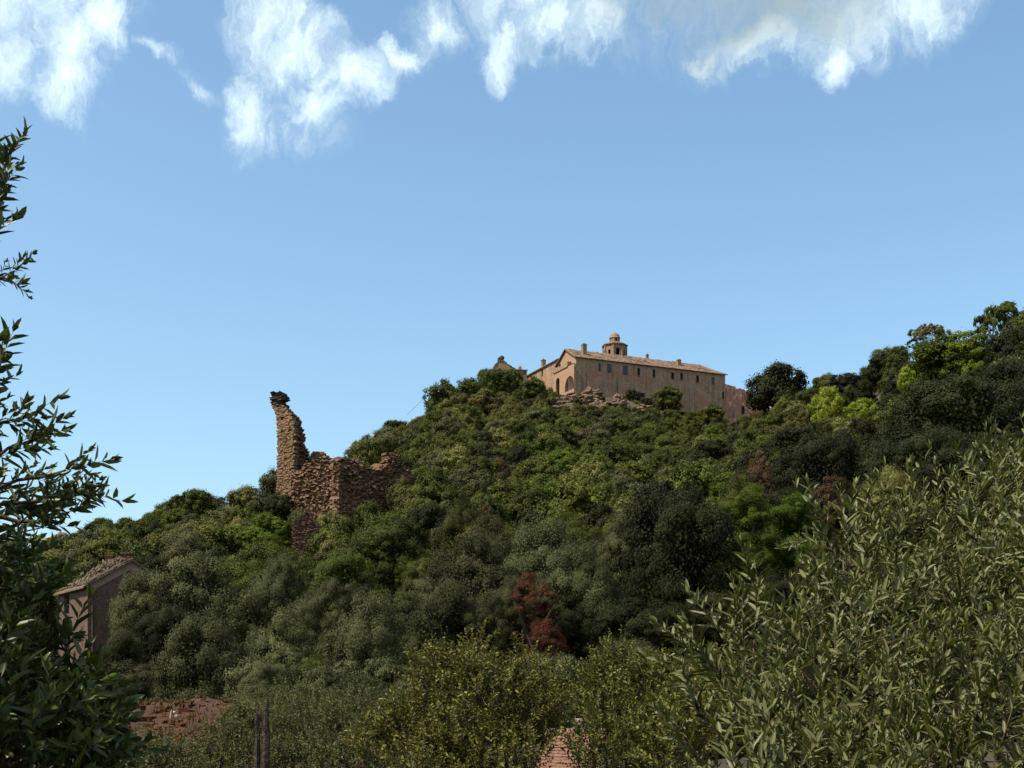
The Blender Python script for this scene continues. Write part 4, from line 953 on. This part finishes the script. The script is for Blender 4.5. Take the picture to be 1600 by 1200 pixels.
# flat-topped pines with visible limbs
def pine(px, topy, Y, wpx, hpx, label, seed):
    p = at(px, topy, Y); R = wpx / 2 / 2000 * Y; chh = hpx / 2000 * Y; zg = ground(p.x, p.y); H = p.z - zg
    me = crown_mesh('pine_crown', M['maquis'] if seed == 401 else M['oak'], seed, 8500, 0.062, lobes=15, lobe_r=(0.17, 0.27), flat=0.6, spread=0.85, shape='flat', gaps=1, sub=12, sub_r=0.08)
    o = empty('umbrella_pine', (p.x, p.y, zg), 0, label=label, cat='tree', group='flat topped pines on the right skyline')
    c = pobj('crown', me, o); c.location = (0, 0, H - chh / 2); c.scale = (R, R, chh / 2)
    rg = random.Random(seed); mb = MB(); fk = H - chh * 1.25; r = 0.22
    mb.tube([(R * 0.35, 0, -0.5), (R * 0.3, 0, fk * 0.6), (R * 0.15, 0, fk)], [r * 1.4, r, r * 0.8], 7)
    lb = np.array(me['lobes']).reshape(-1, 4)
    for x, y, z, rr in lb:
        e = Vector((x * R, y * R, H - chh * 0.55)); st_ = Vector((R * 0.15, 0, fk * rg.uniform(0.85, 1.0))); md = st_.lerp(e, 0.55) + Vector((rg.uniform(-.3, .3), rg.uniform(-.3, .3), -0.3))
        e.z = H - chh * (0.35 + 0.4 * (x * x + y * y)); mb.tube([st_, md, e], [r * 0.6, r * 0.4, r * 0.15], 5)
        for q_ in range(4):
            e2 = e + Vector((rg.uniform(-1, 1), rg.uniform(-1, 1), rg.uniform(0, 0.4))) * R * 0.25; mb.tube([md.lerp(e, 0.5), e2], [r * 0.15, r * 0.05], 4)
    mb.obj('trunk', M['pine_bark'], o); placed.append((p.x, p.y, R * 0.5))
pine(1451, 506, 318, 66, 30, 'small flat-topped pine alone against the sky at right', 401)
pine(1570, 472, 262, 96, 62, 'large domed pine with bare limbs at the right edge of the skyline', 402)
pine(1630, 476, 250, 100, 60, 'domed pine cut off by the right picture edge', 403)

# ivy coat on the ruined low house
me = crown_mesh('ivy_coat', M['ivy'], 77, 80000, 0.034, lobes=16, lobe_r=(0.32, 0.42), spread=0.66, sub_r=0.07, sub=60, aspect=0.8)
o = pobj('ivy', me, iv); o.location = (0.4, 0.4, 0.7); o.scale = (6.2, 4.6, 4.1)

# ------------------------------------------------------------------ the wood that clothes the hill
rg = random.Random(2024)
def blocked(x, y, R):
    px = 800 + 2000 * x / y
    c = Vector((x - 22.5, y - 450)); lx_ = c.x * ca + c.y * sa; ly_ = -c.x * sa + c.y * ca
    if -5 - R < lx_ < 84 and -3 - R * 0.9 < ly_ < 48: return True
    if 750 < px < 815 and 476 < y < 515: return True
    if 866 < px < 1008 and 424 < y < 450: return True
    if 432 < px < 630 and 203 < y < 245: return True                 # ruins
    if 340 < px < 505 and 184 < y < 210: return True                 # ivy house, red gable
    if 440 < px < 520 and 226 < y < 262: return True
    if 60 < px < 240 and 96 < y < 138: return True                   # farmhouse
    if 200 < px < 350 and y < 74: return True                        # red earth
    if 690 < px < 735 and 385 < y < 425: return True
    return False
pr = np.linspace(-20, 1640, 84)
hor = {}
def horizon_py(px, Y):      # lowest picture row still visible at distance Y past the canopy in front
    i = int((px + 60) // 20)
    if i not in hor:
        c = 20 * i - 50; ys = np.arange(70, 560, 5.0); zz = np.array([table(c, q_) + np.interp(q_, RC, HC) * 0.75 for q_ in ys])
        el_ = zz / ys; hor[i] = (ys, np.maximum.accumulate(el_))
    ys, e = hor[i]; return np.interp(Y - 6, ys, e)
cand = []
cells = {}
for (x, y, R) in placed: cells.setdefault((int(x // 12), int(y // 12)), []).append((x, y, R))
def ok(x, y, R, k_):
    cx, cy = int(x // 12), int(y // 12)
    for i in (-1, 0, 1):
        for j in (-1, 0, 1):
            for (a, b, r) in cells.get((cx + i, cy + j), ()):
                if (a - x) ** 2 + (b - y) ** 2 < (k_ * (R + r)) ** 2: return False
    return True
for it in range(26000):
    Y = 74 + (500 - 74) * rg.random() ** 0.8; px = rg.uniform(-80, 1680); x = (px - 800) / 2000 * Y
    Rm = np.interp(Y, [70, 120, 200, 300, 500], [4.3, 4.7, 4.4, 4.0, 3.8]); R = Rm * rg.uniform(0.6, 1.3)
    if blocked(x, Y, R) or not ok(x, Y, R, 0.82 if Y < 140 else 0.72): continue
    zt = table(px, Y) + np.interp(Y, RC, HC) * (rg.uniform(0.42, 0.8) if Y < 112 else rg.uniform(0.5, 0.95) if Y < 140 else rg.choice((rg.uniform(0.6, 0.85), rg.uniform(0.9, 1.2)))) * (0.5 + 0.5 * R / Rm)
    if zt / Y < horizon_py(px, Y) - 0.004: continue
    py = 1080 - zt / Y * 2000
    # keep sight lines to the built things
    r_px = R / Y * 2000
    if 436 - r_px * .6 < px < 640 and Y < 212 and py < 803: continue
    if 340 < px < 505 and Y < 190 and py < 846: continue
    if 85 - r_px * .7 < px < 168 + r_px * .9 and Y < 124 and py < 1030: continue
    if 865 < px < 1008 and 370 < Y < 450 and py < 636: continue
    if 1120 < px < 1178 and Y < 480 and py < 648: continue
    if 1405 < px + r_px * .6 and px - r_px * .6 < 1552 and 145 < Y < 262 and py < 606: continue
    if 1262 < px + r_px * .6 and px - r_px * .6 < 1380 and 150 < Y < 340 and py < 652: continue
    if 1008 < px < 1140 and Y > 425 and py < 640: continue
    cells.setdefault((int(x // 12), int(Y // 12)), []).append((x, Y, R)); cand.append((x, Y, R, zt, px, py))
for it in range(1500):
    Y = rg.uniform(40, 76); px = rg.uniform(-60, 1660); x = (px - 800) / 2000 * Y; R = rg.uniform(0.7, 1.3)
    if 196 - 20 < px < 356 + 20 or blocked(x, Y, R) or not ok(x, Y, R, 0.62): continue
    zt = table(px, Y) + R * rg.uniform(1.3, 1.9)
    cells.setdefault((int(x // 12), int(Y // 12)), []).append((x, Y, R)); cand.append((x, Y, R, zt, px, 1080 - zt / Y * 2000))
def pick_kind(px, py, Y):
    if Y < 76: return 'olive' if rg.random() < 0.5 else 'dusk'
    u = rg.random()
    if px > 1150 and Y < 210: return 'dusk' if u < 0.72 else ('oak' if u < 0.9 else 'dusk' if u < .91 else 'maquis')
    if Y < 135:
        return 'olive' if u < 0.60 else ('dusk' if u < 0.85 else 'oak')
    if px > 1230: return 'oak' if u < 0.55 else ('dusk' if u < 0.88 else 'maquis')
    if px < 420: return 'oak' if u < 0.62 else ('olive' if u < 0.82 else 'maquis' if u < 0.93 else 'dusk')
    if Y > 330 and px < 860: return 'maquis' if u < 0.45 else ('oak' if u < 0.85 else 'olive')
    return 'oak' if u < 0.66 else ('maquis' if u < 0.78 else 'olive' if u < 0.87 else 'dusk' if u < 0.95 else 'bright' if u < 0.99 else 'brown')
def region(px, Y):
    if Y < 135:
        return 'low slope at left' if px < 480 else 'low slope in the middle' if px < 1000 else 'low slope at right'
    if px < 430: return 'left hillside beyond the farmhouse'
    if Y < 260: return 'middle slope below the bastion' if px < 700 else ('middle slope under the convent' if px < 1150 else 'right hillside')
    if px < 700: return 'ridge between bastion and church'
    if px < 1180: return 'upper slope beneath the convent'
    return 'far right ridge'
cand.sort(key=lambda c: -c[2] / c[1])
words = {'oak': 'rounded green oak crown', 'olive': 'grey-green olive crown', 'maquis': 'yellowish olive-green crown', 'dusk': 'dark evergreen oak crown', 'bright': 'fresh green leafy crown', 'brown': 'dry brown shrub crown'}
NI = 300 - len(placed) + 0
print('trees placed', len(placed), 'candidates', len(cand))
rest = []
for i, (x, y, R, zt, px, py) in enumerate(cand):
    kd = pick_kind(px, py, y)
    if i < NI and -40 < px < 1640:
        rgn = region(px, y); lab = words[kd] + ' among many on the ' + rgn
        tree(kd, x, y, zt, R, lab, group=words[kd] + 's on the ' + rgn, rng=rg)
    else: rest.append((x, y, R, zt, kd))
# the remaining far crowns: one stuff object, crowns instanced on points
tpl = bpy.data.collections.new('crown_templates'); kinds = ['oak', 'olive', 'maquis', 'dusk', 'bright', 'brown']; idx = {}
k_ = 0
for kd in kinds:
    for me in KIND[kd]['far'][:2]:
        o = bpy.data.objects.new('%02d_crown' % k_, me); tpl.objects.link(o); idx.setdefault(kd, []).append(k_); k_ += 1
def stuff_wood(name, pts, label):
    n = len(pts); me = bpy.data.meshes.new(name); me.vertices.add(n)
    P = np.zeros((n, 3)); S = np.zeros((n, 3)); Rr = np.zeros((n, 3)); I = np.zeros(n, np.int32)
    for i, (x, y, R, zt, kd) in enumerate(pts):
        chh = min(2.2 * R, 7.5); P[i] = (x, y, zt - chh / 2); S[i] = (R, R * rg.uniform(.85, 1.15), chh / 2); Rr[i] = (0, 0, rg.uniform(0, 6.28)); I[i] = rg.choice(idx[kd])
    me.vertices.foreach_set('co', P.ravel())
    for nm, arr, ty_ in (('sc', S, 'FLOAT_VECTOR'), ('ro', Rr, 'FLOAT_VECTOR')):
        a = me.attributes.new(nm, ty_, 'POINT'); a.data.foreach_set('vector', arr.astype(np.float32).ravel())
    a = me.attributes.new('ix', 'INT', 'POINT'); a.data.foreach_set('value', I)
    me.update(); o = pobj(name, me, label=label, cat='wood', kind='stuff')
    ng = bpy.data.node_groups.new(name, 'GeometryNodeTree'); ng.interface.new_socket('Geometry', in_out='INPUT', socket_type='NodeSocketGeometry'); ng.interface.new_socket('Geometry', in_out='OUTPUT', socket_type='NodeSocketGeometry')
    N = ng.nodes; Lk = ng.links; gi = N.new('NodeGroupInput'); go = N.new('NodeGroupOutput')
    ci = N.new('GeometryNodeCollectionInfo'); ci.inputs['Collection'].default_value = tpl; ci.inputs['Separate Children'].default_value = True; ci.inputs['Reset Children'].default_value = True
    ip = N.new('GeometryNodeInstanceOnPoints'); ip.inputs['Pick Instance'].default_value = True
    def named(nm, dt):
        q_ = N.new('GeometryNodeInputNamedAttribute'); q_.data_type = dt; q_.inputs[0].default_value = nm; return q_.outputs[0]
    Lk.new(gi.outputs[0], ip.inputs['Points']); Lk.new(ci.outputs[0], ip.inputs['Instance']); Lk.new(named('ix', 'INT'), ip.inputs['Instance Index'])
    e2r = N.new('FunctionNodeEulerToRotation'); Lk.new(named('ro', 'FLOAT_VECTOR'), e2r.inputs[0]); Lk.new(e2r.outputs[0], ip.inputs['Rotation']); Lk.new(named('sc', 'FLOAT_VECTOR'), ip.inputs['Scale'])
    Lk.new(ip.outputs[0], go.inputs[0]); md = o.modifiers.new('scatter', 'NODES'); md.node_group = ng
    return o
stuff_wood('distant_wood', rest, 'dense far-off wood filling in between the larger crowns on the hill')
# undergrowth: low scrub covering the bare ground between the trees
scrub = []
for it in range(5200):
    Y = 66 + (520 - 66) * rg.random() ** 0.75; px = rg.uniform(-80, 1680); x = (px - 800) / 2000 * Y; R = rg.uniform(0.9, 1.9)
    c = Vector((x - 22.5, Y - 450)); lx_ = c.x * ca + c.y * sa; ly_ = -c.x * sa + c.y * ca
    if -5 < lx_ < 84 and -3 < ly_ < 48: continue
    if (185 < px < 375 and Y < 80) or (60 < px < 240 and 108 < Y < 138) or (690 < px < 735 and 385 < Y < 425): continue
    if 445 < px < 600 and 208 < Y < 232: continue
    z = table(px, Y) + R * rg.uniform(0.5, 1.1)
    if (z + 2) / Y < horizon_py(px, Y) - 0.03: continue
    u = rg.random(); scrub.append((x, Y, R, z, 'dusk' if u < 0.5 else ('oak' if u < 0.85 else 'maquis' if u < 0.9 else 'olive' if u < 0.97 else 'brown')))
for it in range(260):
    px = rg.uniform(862, 1030); Y = rg.uniform(405, 441); x = (px - 800) / 2000 * Y; R = rg.uniform(0.9, 1.9); z = ground(x, Y) + R * rg.uniform(0.7, 1.2)
    if 1080 - z / Y * 2000 > 633: scrub.append((x, Y, R, z, rg.choice(('oak', 'oak', 'dusk', 'maquis'))))
stuff_wood('undergrowth', scrub, 'low evergreen scrub covering the slope between the trees')

# ------------------------------------------------------------------ near shrubs and branches: twigs with single leaves
def twig_template(seed, length, n_pairs, leaf_len, leaf_w, ang=(35, 65), curve=0.15):
    rg = np.random.default_rng(seed); V, F, tn = [], [], []; S = []
    bend = rg.normal(size=2) * curve
    axis = lambda f_: np.array([bend[0] * f_ * f_ * length, bend[1] * f_ * f_ * length, f_ * length])
    for i in range(n_pairs + 1):
        f_ = 0.12 + 0.88 * i / n_pairs; base = axis(f_); a0 = i * 1.5708 + rg.uniform(-0.35, 0.35)
        for sd_ in ((0, math.pi) if i < n_pairs else (0, 2.1, 4.2)):
            a = a0 + sd_ + rg.uniform(-0.3, 0.3); an = R_(rg.uniform(*ang)) * (1.0 if i < n_pairs else 0.35)
            t_ = np.array([math.sin(an) * math.cos(a), math.sin(an) * math.sin(a), math.cos(an)])
            b = np.array([-math.sin(a), math.cos(a), 0.0]); roll = rg.normal() * 0.5; nn = np.cross(t_, b)
            b = b * math.cos(roll) + nn * math.sin(roll); nn = np.cross(t_, b)
            ll = leaf_len * rg.uniform(0.65, 1.2) * (1 - 0.35 * (i / n_pairs) ** 3); ww = leaf_w * rg.uniform(0.8, 1.2)
            fold = ww * 0.25; dr = -0.12 * ll
            k0 = len(V); cv = lambda f2: base + t_ * ll * f2 + nn * (-dr) * f2 * f2 * -1
            V += [cv(0), cv(0.32) + b * ww / 2 + nn * fold, cv(0.72) + b * ww * 0.36 + nn * fold * 0.7, cv(1.0), cv(0.72) - b * ww * 0.36 + nn * fold * 0.7, cv(0.32) - b * ww / 2 + nn * fold]
            F += [(k0, k0 + 1, k0 + 2, k0 + 3), (k0, k0 + 3, k0 + 4, k0 + 5)]; tn += [np.clip(0.25 + 0.45 * (i / n_pairs) + rg.normal() * 0.22, 0, 1)] * 6
    sv, sf = [], []; r0 = length * 0.009
    for j in range(5):
        f_ = j / 4; c = axis(f_)
        for q_ in range(3): a = q_ * 2.094; sv.append(c + np.array([math.cos(a), math.sin(a), 0]) * r0 * (1 - 0.6 * f_))
    for j in range(4):
        for q_ in range(3): sf.append((j * 3 + q_, j * 3 + (q_ + 1) % 3, (j + 1) * 3 + (q_ + 1) % 3, (j + 1) * 3 + q_))
    return np.array(V), np.array(F), np.array(tn), np.array(sv), np.array(sf)
class Bush:
    def __init__(s, tpls, seed): s.t = tpls; s.V = []; s.F = []; s.T = []; s.SV = []; s.SF = []; s.nv = 0; s.ns = 0; s.rg = np.random.default_rng(seed)
    def add(s, base, dir_, scale=1.0, tint=0.0):
        V, F, tn, sv, sf = s.t[s.rg.integers(len(s.t))]
        z = np.array(dir_, float); z /= np.linalg.norm(z); x = np.cross(z, s.rg.normal(size=3)); x /= np.linalg.norm(x); y = np.cross(z, x)
        Mx = np.stack([x, y, z], 0) * scale; base = np.array(base)
        s.V.append(V @ Mx + base); s.F.append(F + s.nv); s.nv += len(V); s.T.append(np.clip(tn + tint, 0, 1))
        s.SV.append(sv @ Mx + base); s.SF.append(sf + s.ns); s.ns += len(sv)
    def stem(s, pts, rad):
        mb = MB(); mb.tube(pts, rad, 5); F = [f for f in mb.f if len(f) == 4]
        s.SV.append(np.array(mb.v)); s.SF.append(np.array(F) + s.ns); s.ns += len(mb.v)
    def finish(s, root, fname, leafm, stemm, origin):
        O = np.array(origin)
        f = pobj(fname, qmesh(fname, np.concatenate(s.V) - O, np.concatenate(s.F), leafm, {'tint': np.concatenate(s.T)}), root)
        b = pobj('branches', qmesh('branches', np.concatenate(s.SV) - O, np.concatenate(s.SF), stemm), root)
def grow(b, blobs, dens, up=0.7, out=0.8, scale=(0.7, 1.15), trunk=None, link=0.35, rstem=0.004, shell=0.62, jit=0.35):
    rg = b.rg
    for (c, r) in blobs:
        c = np.array(c); n = int(dens * r * r)
        if trunk is not None:
            m = (np.array(trunk) + c) / 2 + rg.normal(size=3) * r * 0.2; b.stem([trunk, m, c], [rstem * 5, rstem * 3.5, rstem * 2])
        for i in range(n):
            d = rg.normal(size=3); d /= np.linalg.norm(d)
            if d[2] < -0.45: d[2] *= -0.5
            p = c + d * r * (shell + (1 - shell) * rg.random())
            dr = d * out + np.array([0, 0, up]) + rg.normal(size=3) * jit
            b.add(p, dr, rg.uniform(*scale), rg.normal() * 0.08)
            if rg.random() < link:
                q = c + d * r * 0.25 + rg.normal(size=3) * r * 0.12; mdl = (p + q) / 2 + rg.normal(size=3) * r * 0.06 - np.array([0, 0, r * 0.05])
                b.stem([q, mdl, p], [rstem, rstem * 0.8, rstem * 0.5])
def B(px, py, Y, r): return (tuple(at(px, py, Y)), r)
# near olive at the right
olv = [twig_template(500 + i, 0.27, 8, 0.078, 0.0150, ang=(22, 55), curve=0.28) for i in range(7)]
ot_base = at(1750, 1080, 5.6); og = (ot_base.x, ot_base.y, -2.3)
ob = Bush(olv, 1)
bl_ = [B(1585, 850, 6.6, .42), B(1660, 800, 6.9, .42), B(1500, 905, 6.0, .38), B(1590, 980, 5.6, .42), B(1400, 905, 6.1, .30), B(1345, 900, 5.8, .22), B(1465, 850, 6.3, .22), B(1690, 930, 5.4, .5),
       B(1450, 1010, 5.4, .36), B(1330, 1000, 5.2, .26), B(1235, 1020, 5.1, .15), B(1205, 1065, 4.9, .18), B(1280, 1080, 4.7, .26), B(1390, 1120, 4.6, .30), B(1530, 1110, 4.6, .30), B(1195, 1150, 4.5, .18), B(1260, 1190, 4.3, .24), B(1160, 1220, 4.4, .16), B(1640, 1080, 4.8, .3),
       B(1400, 1240, 4.2, .25), B(1310, 850, 6.2, .12), B(1560, 770, 7.0, .18)]
bl_ += [B(1600, 1190, 4.2, .25), B(1190, 1280, 4.1, .2), B(1270, 1290, 4.0, .25), B(1380, 1290, 4.0, .25), B(1500, 1290, 4.0, .25), B(1480, 1200, 4.3, .25), B(1500, 1060, 5.6, .4), B(1350, 1160, 5.2, .35), B(1620, 1130, 5.4, .4), B(1220, 1140, 5.2, .25)]
bl_ = [(c_, r_ * (0.74 if r_ > 0.3 else 0.72)) for c_, r_ in bl_]
grow(ob, bl_, 800, trunk=(og[0], og[1], -1.2), rstem=0.0035, link=0.5, up=0.8, jit=0.5, scale=(0.6, 1.15))
for (px, py, Y, ln, dx) in ((1195, 950, 5.0, 0.30, -0.05), (1165, 985, 4.8, 0.26, -0.2), (1420, 790, 6.2, 0.3, 0.05), (1300, 835, 5.8, 0.3, -0.1), (1470, 775, 6.3, .22, .1), (1282, 915, 5.3, .24, -0.35), (1565, 735, 6.9, .3, .1), (1120, 1020, 4.6, .26, -1.1), (1130, 1045, 4.6, .26, -0.9), (1350, 800, 6.0, .25, .1), (1600, 715, 7, .3, 0), (1150, 1000, 4.7, .26, -.3), (1095, 1170, 4.4, .25, -.7), (1110, 1110, 4.5, .25, -.7)):
    for k_ in range(3): ob.add(at(px + k_ * 6, py + 25 + k_ * 8, Y), (dx + (k_ - 1) * 0.25, 0, 1), ln / 0.26)
near_olive = empty('olive_tree', og, 0, label='near olive tree with slender pale-backed leaves filling the right foreground', cat='tree')
ob.finish(near_olive, 'foliage', M['near_olive'], M['twig'], og)
mb = MB(); mb.tube([(0.1, 0, -0.3), (0, 0, 0.3), (-0.05, 0.05, 1.2)], [0.14, 0.11, 0.07], 9); mb.obj('trunk', M['bark'], near_olive)
# shrubs in the bottom middle
shr = [twig_template(520 + i, 0.30, 9, 0.060, 0.024, ang=(30, 70)) for i in range(6)]
def shrub(name, blobs, label, seed, leafm=M['near_shrub'], tp=shr, dens=750, cat='shrub', scale=(0.7, 1.2), **kw):
    c0 = np.mean([b_[0] for b_ in blobs], 0); base = (c0[0], c0[1], ground(c0[0], c0[1]) - 0.1)
    b = Bush(tp, seed); grow(b, blobs, dens, trunk=(base[0], base[1], base[2] + 0.2), rstem=0.006, scale=scale, up=0.9, out=0.6, **kw)
    root = empty(name, base, 0, label=label, cat=cat); b.finish(root, 'foliage', leafm, M['darktwig'], base)
shrub('evergreen_shrub', [B(735, 1062, 14, .20), B(700, 1085, 14, .40), B(760, 1100, 13.6, .42), B(820, 1078, 14, .24), B(650, 1150, 13.6, .40), B(730, 1180, 13.2, .45), B(810, 1140, 13.5, .38), B(738, 1025, 14.2, .10), B(822, 1035, 14.2, .10), B(600, 1190, 13.6, .3), B(770, 1230, 13, .45), B(850, 1110, 13.8, .22), B(670, 1230, 13, .4)],
      'tall twiggy evergreen shrub with two spires in the bottom middle', 31)
shrub('evergreen_shrub', [B(965, 1035, 15, .16), B(950, 1080, 15, .32), B(1000, 1100, 14.6, .38), B(940, 1120, 14.8, .28), B(925, 1165, 13.5, .17), B(915, 1130, 13.6, .10), B(925, 1200, 13.2, .18), B(830, 1185, 13.2, .2), B(1050, 1080, 14.6, .30), B(980, 1170, 14, .4), B(1060, 1160, 13.8, .4), B(1090, 1080, 14, .2), B(935, 1215, 14, .22), B(1030, 1230, 13.6, .4)],
      'evergreen shrub with a narrow tip right of the tiled shed roof', 32)
bro = [twig_template(540 + i, 0.30, 8, 0.058, 0.022, ang=(30, 75)) for i in range(5)]
M['silver'] = leaf_mat('silvery_shrub_leaves', (0.036, 0.040, 0.012), (0.180, 0.190, 0.070), trans=0.25, rough=0.55, rnd=0.12, spec=0.12)
shrub('silvery_shrub', [B(380, 1150, 20, .38), B(350, 1180, 19.5, .4), B(400, 1215, 19, .5), B(320, 1215, 19, .4), B(430, 1150, 21, .3)], 'silvery olive bush in front of the red earth, around the old posts', 33, M['silver'], bro, 800)
shrub('silvery_shrub', [B(560, 1120, 21, .42), B(520, 1150, 20.5, .5), B(600, 1160, 20, .5), B(560, 1210, 19, .6), B(480, 1200, 19.5, .45), B(490, 1125, 21.5, .3)], 'silvery olive bush left of the twiggy evergreen with spires', 34, M['silver'], bro, 800)
shrub('silvery_shrub', [B(460, 1110, 26, .45), B(430, 1140, 25, .45), B(500, 1130, 26, .5)], 'small silvery bush behind the two rotting posts', 35, M['silver'], bro, 700)
shrub('silvery_shrub', [B(255, 1195, 17, .3), B(220, 1215, 16.5, .35), B(290, 1225, 17, .3)], 'low silvery bush at the bottom just right of the dark near branches', 36, M['silver'], bro, 800)
shrub('evergreen_shrub', [B(1120, 1080, 11, .2), B(1110, 1130, 10.6, .28), B(1075, 1190, 10.5, .28)], 'evergreen shrub tucked behind the left twigs of the near olive', 37)
# dark near branches at the left, hanging from a tree outside the frame
bay = [twig_template(560 + i, 0.17, 5, 0.088, 0.0215, ang=(25, 60), curve=0.3) for i in range(8)]
lb = Bush(bay, 2); lo_ = (-1.75, 2.9, -2.2)
def limb(pts, Y, r0, r1): 
    P = [at(a - 22, b, Y) for a, b in pts]; lb.stem(P, list(np.linspace(r0, r1, len(P)))); return P
rgb = random.Random(81)
def spray(pts, Y, n, spread, sc=(0.7, 1.0), tdir=None, r=(0.006, 0.002)):
    P = limb(pts, Y, *r)
    n = int(n * 0.5)
    for i in range(n):
        f_ = (i + rgb.random()) / n * (len(P) - 1); j = min(int(f_), len(P) - 2); p = P[j].lerp(P[j + 1], f_ - j); d = (P[j + 1] - P[j]).normalized()
        side = Vector((rgb.gauss(0, 1), rgb.gauss(0, 1), rgb.gauss(0, 1))).normalized()
        lb.add(p, d + side * spread, rgb.uniform(*sc) * 0.85)
    d = (P[-1] - P[-2]).normalized(); lb.add(P[-1], d, sc[1] * 0.8)
SPR = 0.8
spray([(-60, 470), (-20, 420), (5, 370), (15, 320), (22, 285), (28, 262)], 2.9, 22, 0.5, (0.45, 0.7))
spray([(-50, 420), (-20, 370), (-5, 330), (5, 300), (8, 280)], 2.95, 14, 0.6, (0.45, 0.75))
spray([(-40, 445), (0, 440), (20, 437), (40, 425)], 2.8, 4, 0.35, (0.3, 0.42), r=(0.003, 0.0015))
spray([(5, 438), (30, 437), (38, 440)], 2.8, 3, 0.6, (0.25, 0.35), r=(0.002, 0.001))
spray([(-60, 700), (-20, 660), (0, 620), (12, 590)], 2.8, 14, 0.6, (0.5, 0.8))
spray([(-60, 720), (0, 680), (25, 660), (45, 655)], 2.9, 12, 0.6, (0.45, 0.75))
spray([(-60, 760), (0, 730), (35, 700), (55, 690)], 2.8, 14, 0.6, (0.45, 0.75))
spray([(-60, 800), (0, 770), (50, 750), (90, 745), (125, 735)], 2.7, 20, 0.6, (0.45, 0.7))
spray([(-60, 790), (0, 790), (60, 785), (105, 780), (140, 775)], 2.8, 18, 0.55, (0.45, 0.7))
spray([(0, 800), (50, 815), (90, 815), (130, 800)], 2.75, 10, 0.55, (0.4, 0.6))
spray([(-60, 830), (0, 820), (40, 800), (80, 790)], 2.85, 14, 0.6, (0.5, 0.75))
spray([(-60, 850), (0, 850), (40, 835), (85, 825)], 2.85, 8, 0.6, (0.4, 0.6), r=(0.003, 0.0015))
spray([(-60, 880), (0, 862), (30, 868)], 2.85, 8, 0.6, (0.5, 0.7))
near_low = [B(-120, 930, 3.0, .13), B(-90, 960, 3.1, .12), B(-120, 1020, 3.0, .16), B(-95, 1030, 3.1, .11), B(-40, 1110, 3.0, .15), B(-90, 1100, 2.9, .2), B(40, 1150, 3.1, .11), B(70, 1190, 3.0, .13), B(10, 1190, 2.8, .18), B(110, 1215, 3.0, .09), B(-40, 1220, 2.8, .2), B(0, 1090, 3.1, .08), B(95, 1150, 3.1, .05)]
grow(lb, near_low, 2400, up=0.3, out=0.9, scale=(0.5, 0.8), rstem=0.003, link=0.4, trunk=(lo_[0] + 0.3, lo_[1], -1.0))
for px, py, dx, dz in ((20, 895, .5, 1), (60, 1000, 1, 0.3), (100, 1080, 1, .5), (135, 1100, 1, .35), (145, 1130, 1, .4), (110, 1060, .8, .8), (150, 1170, 1, .6), (50, 945, .5, .8), (10, 880, .3, 1), (-20, 875, 0, 1), (120, 1010, .2, 1)):
    for k_ in range(2): lb.add(at(px - 18, py + 12 + k_ * 10, 3.0), (dx, rgb.uniform(-.3, .3), dz + k_ * 0.2), rgb.uniform(0.6, 0.8))
# the shading crown of the same tree, left of and above the frame
up_bl = [((-2.0, 2.6, 0.9), .42), ((-2.3, 2.3, 0.3), .45), ((-1.95, 2.5, -0.3), .34), ((-2.3, 2.8, 1.5), .45), ((-1.75, 1.7, 0.4), .3), ((-1.9, 2.0, 1.1), .35), ((-1.7, 1.8, -0.2), .28)]
grow(lb, up_bl, 420, up=0.4, out=0.9, scale=(0.7, 1.1), rstem=0.004, link=0.3, trunk=(lo_[0] - 0.2, lo_[1] - 0.3, -0.8))
bay_root = empty('bay_tree', lo_, 0, label='dark leafy branches reaching in from a tree at the left edge', cat='tree')
lb.finish(bay_root, 'foliage', M['near_bay'], M['darktwig'], lo_)
mb = MB(); mb.tube([(0, -0.2, -0.3), (-0.1, -0.2, 0.8), (-0.3, -0.25, 1.6)], [0.12, 0.09, 0.06], 9); mb.obj('trunk', M['bark'], bay_root)
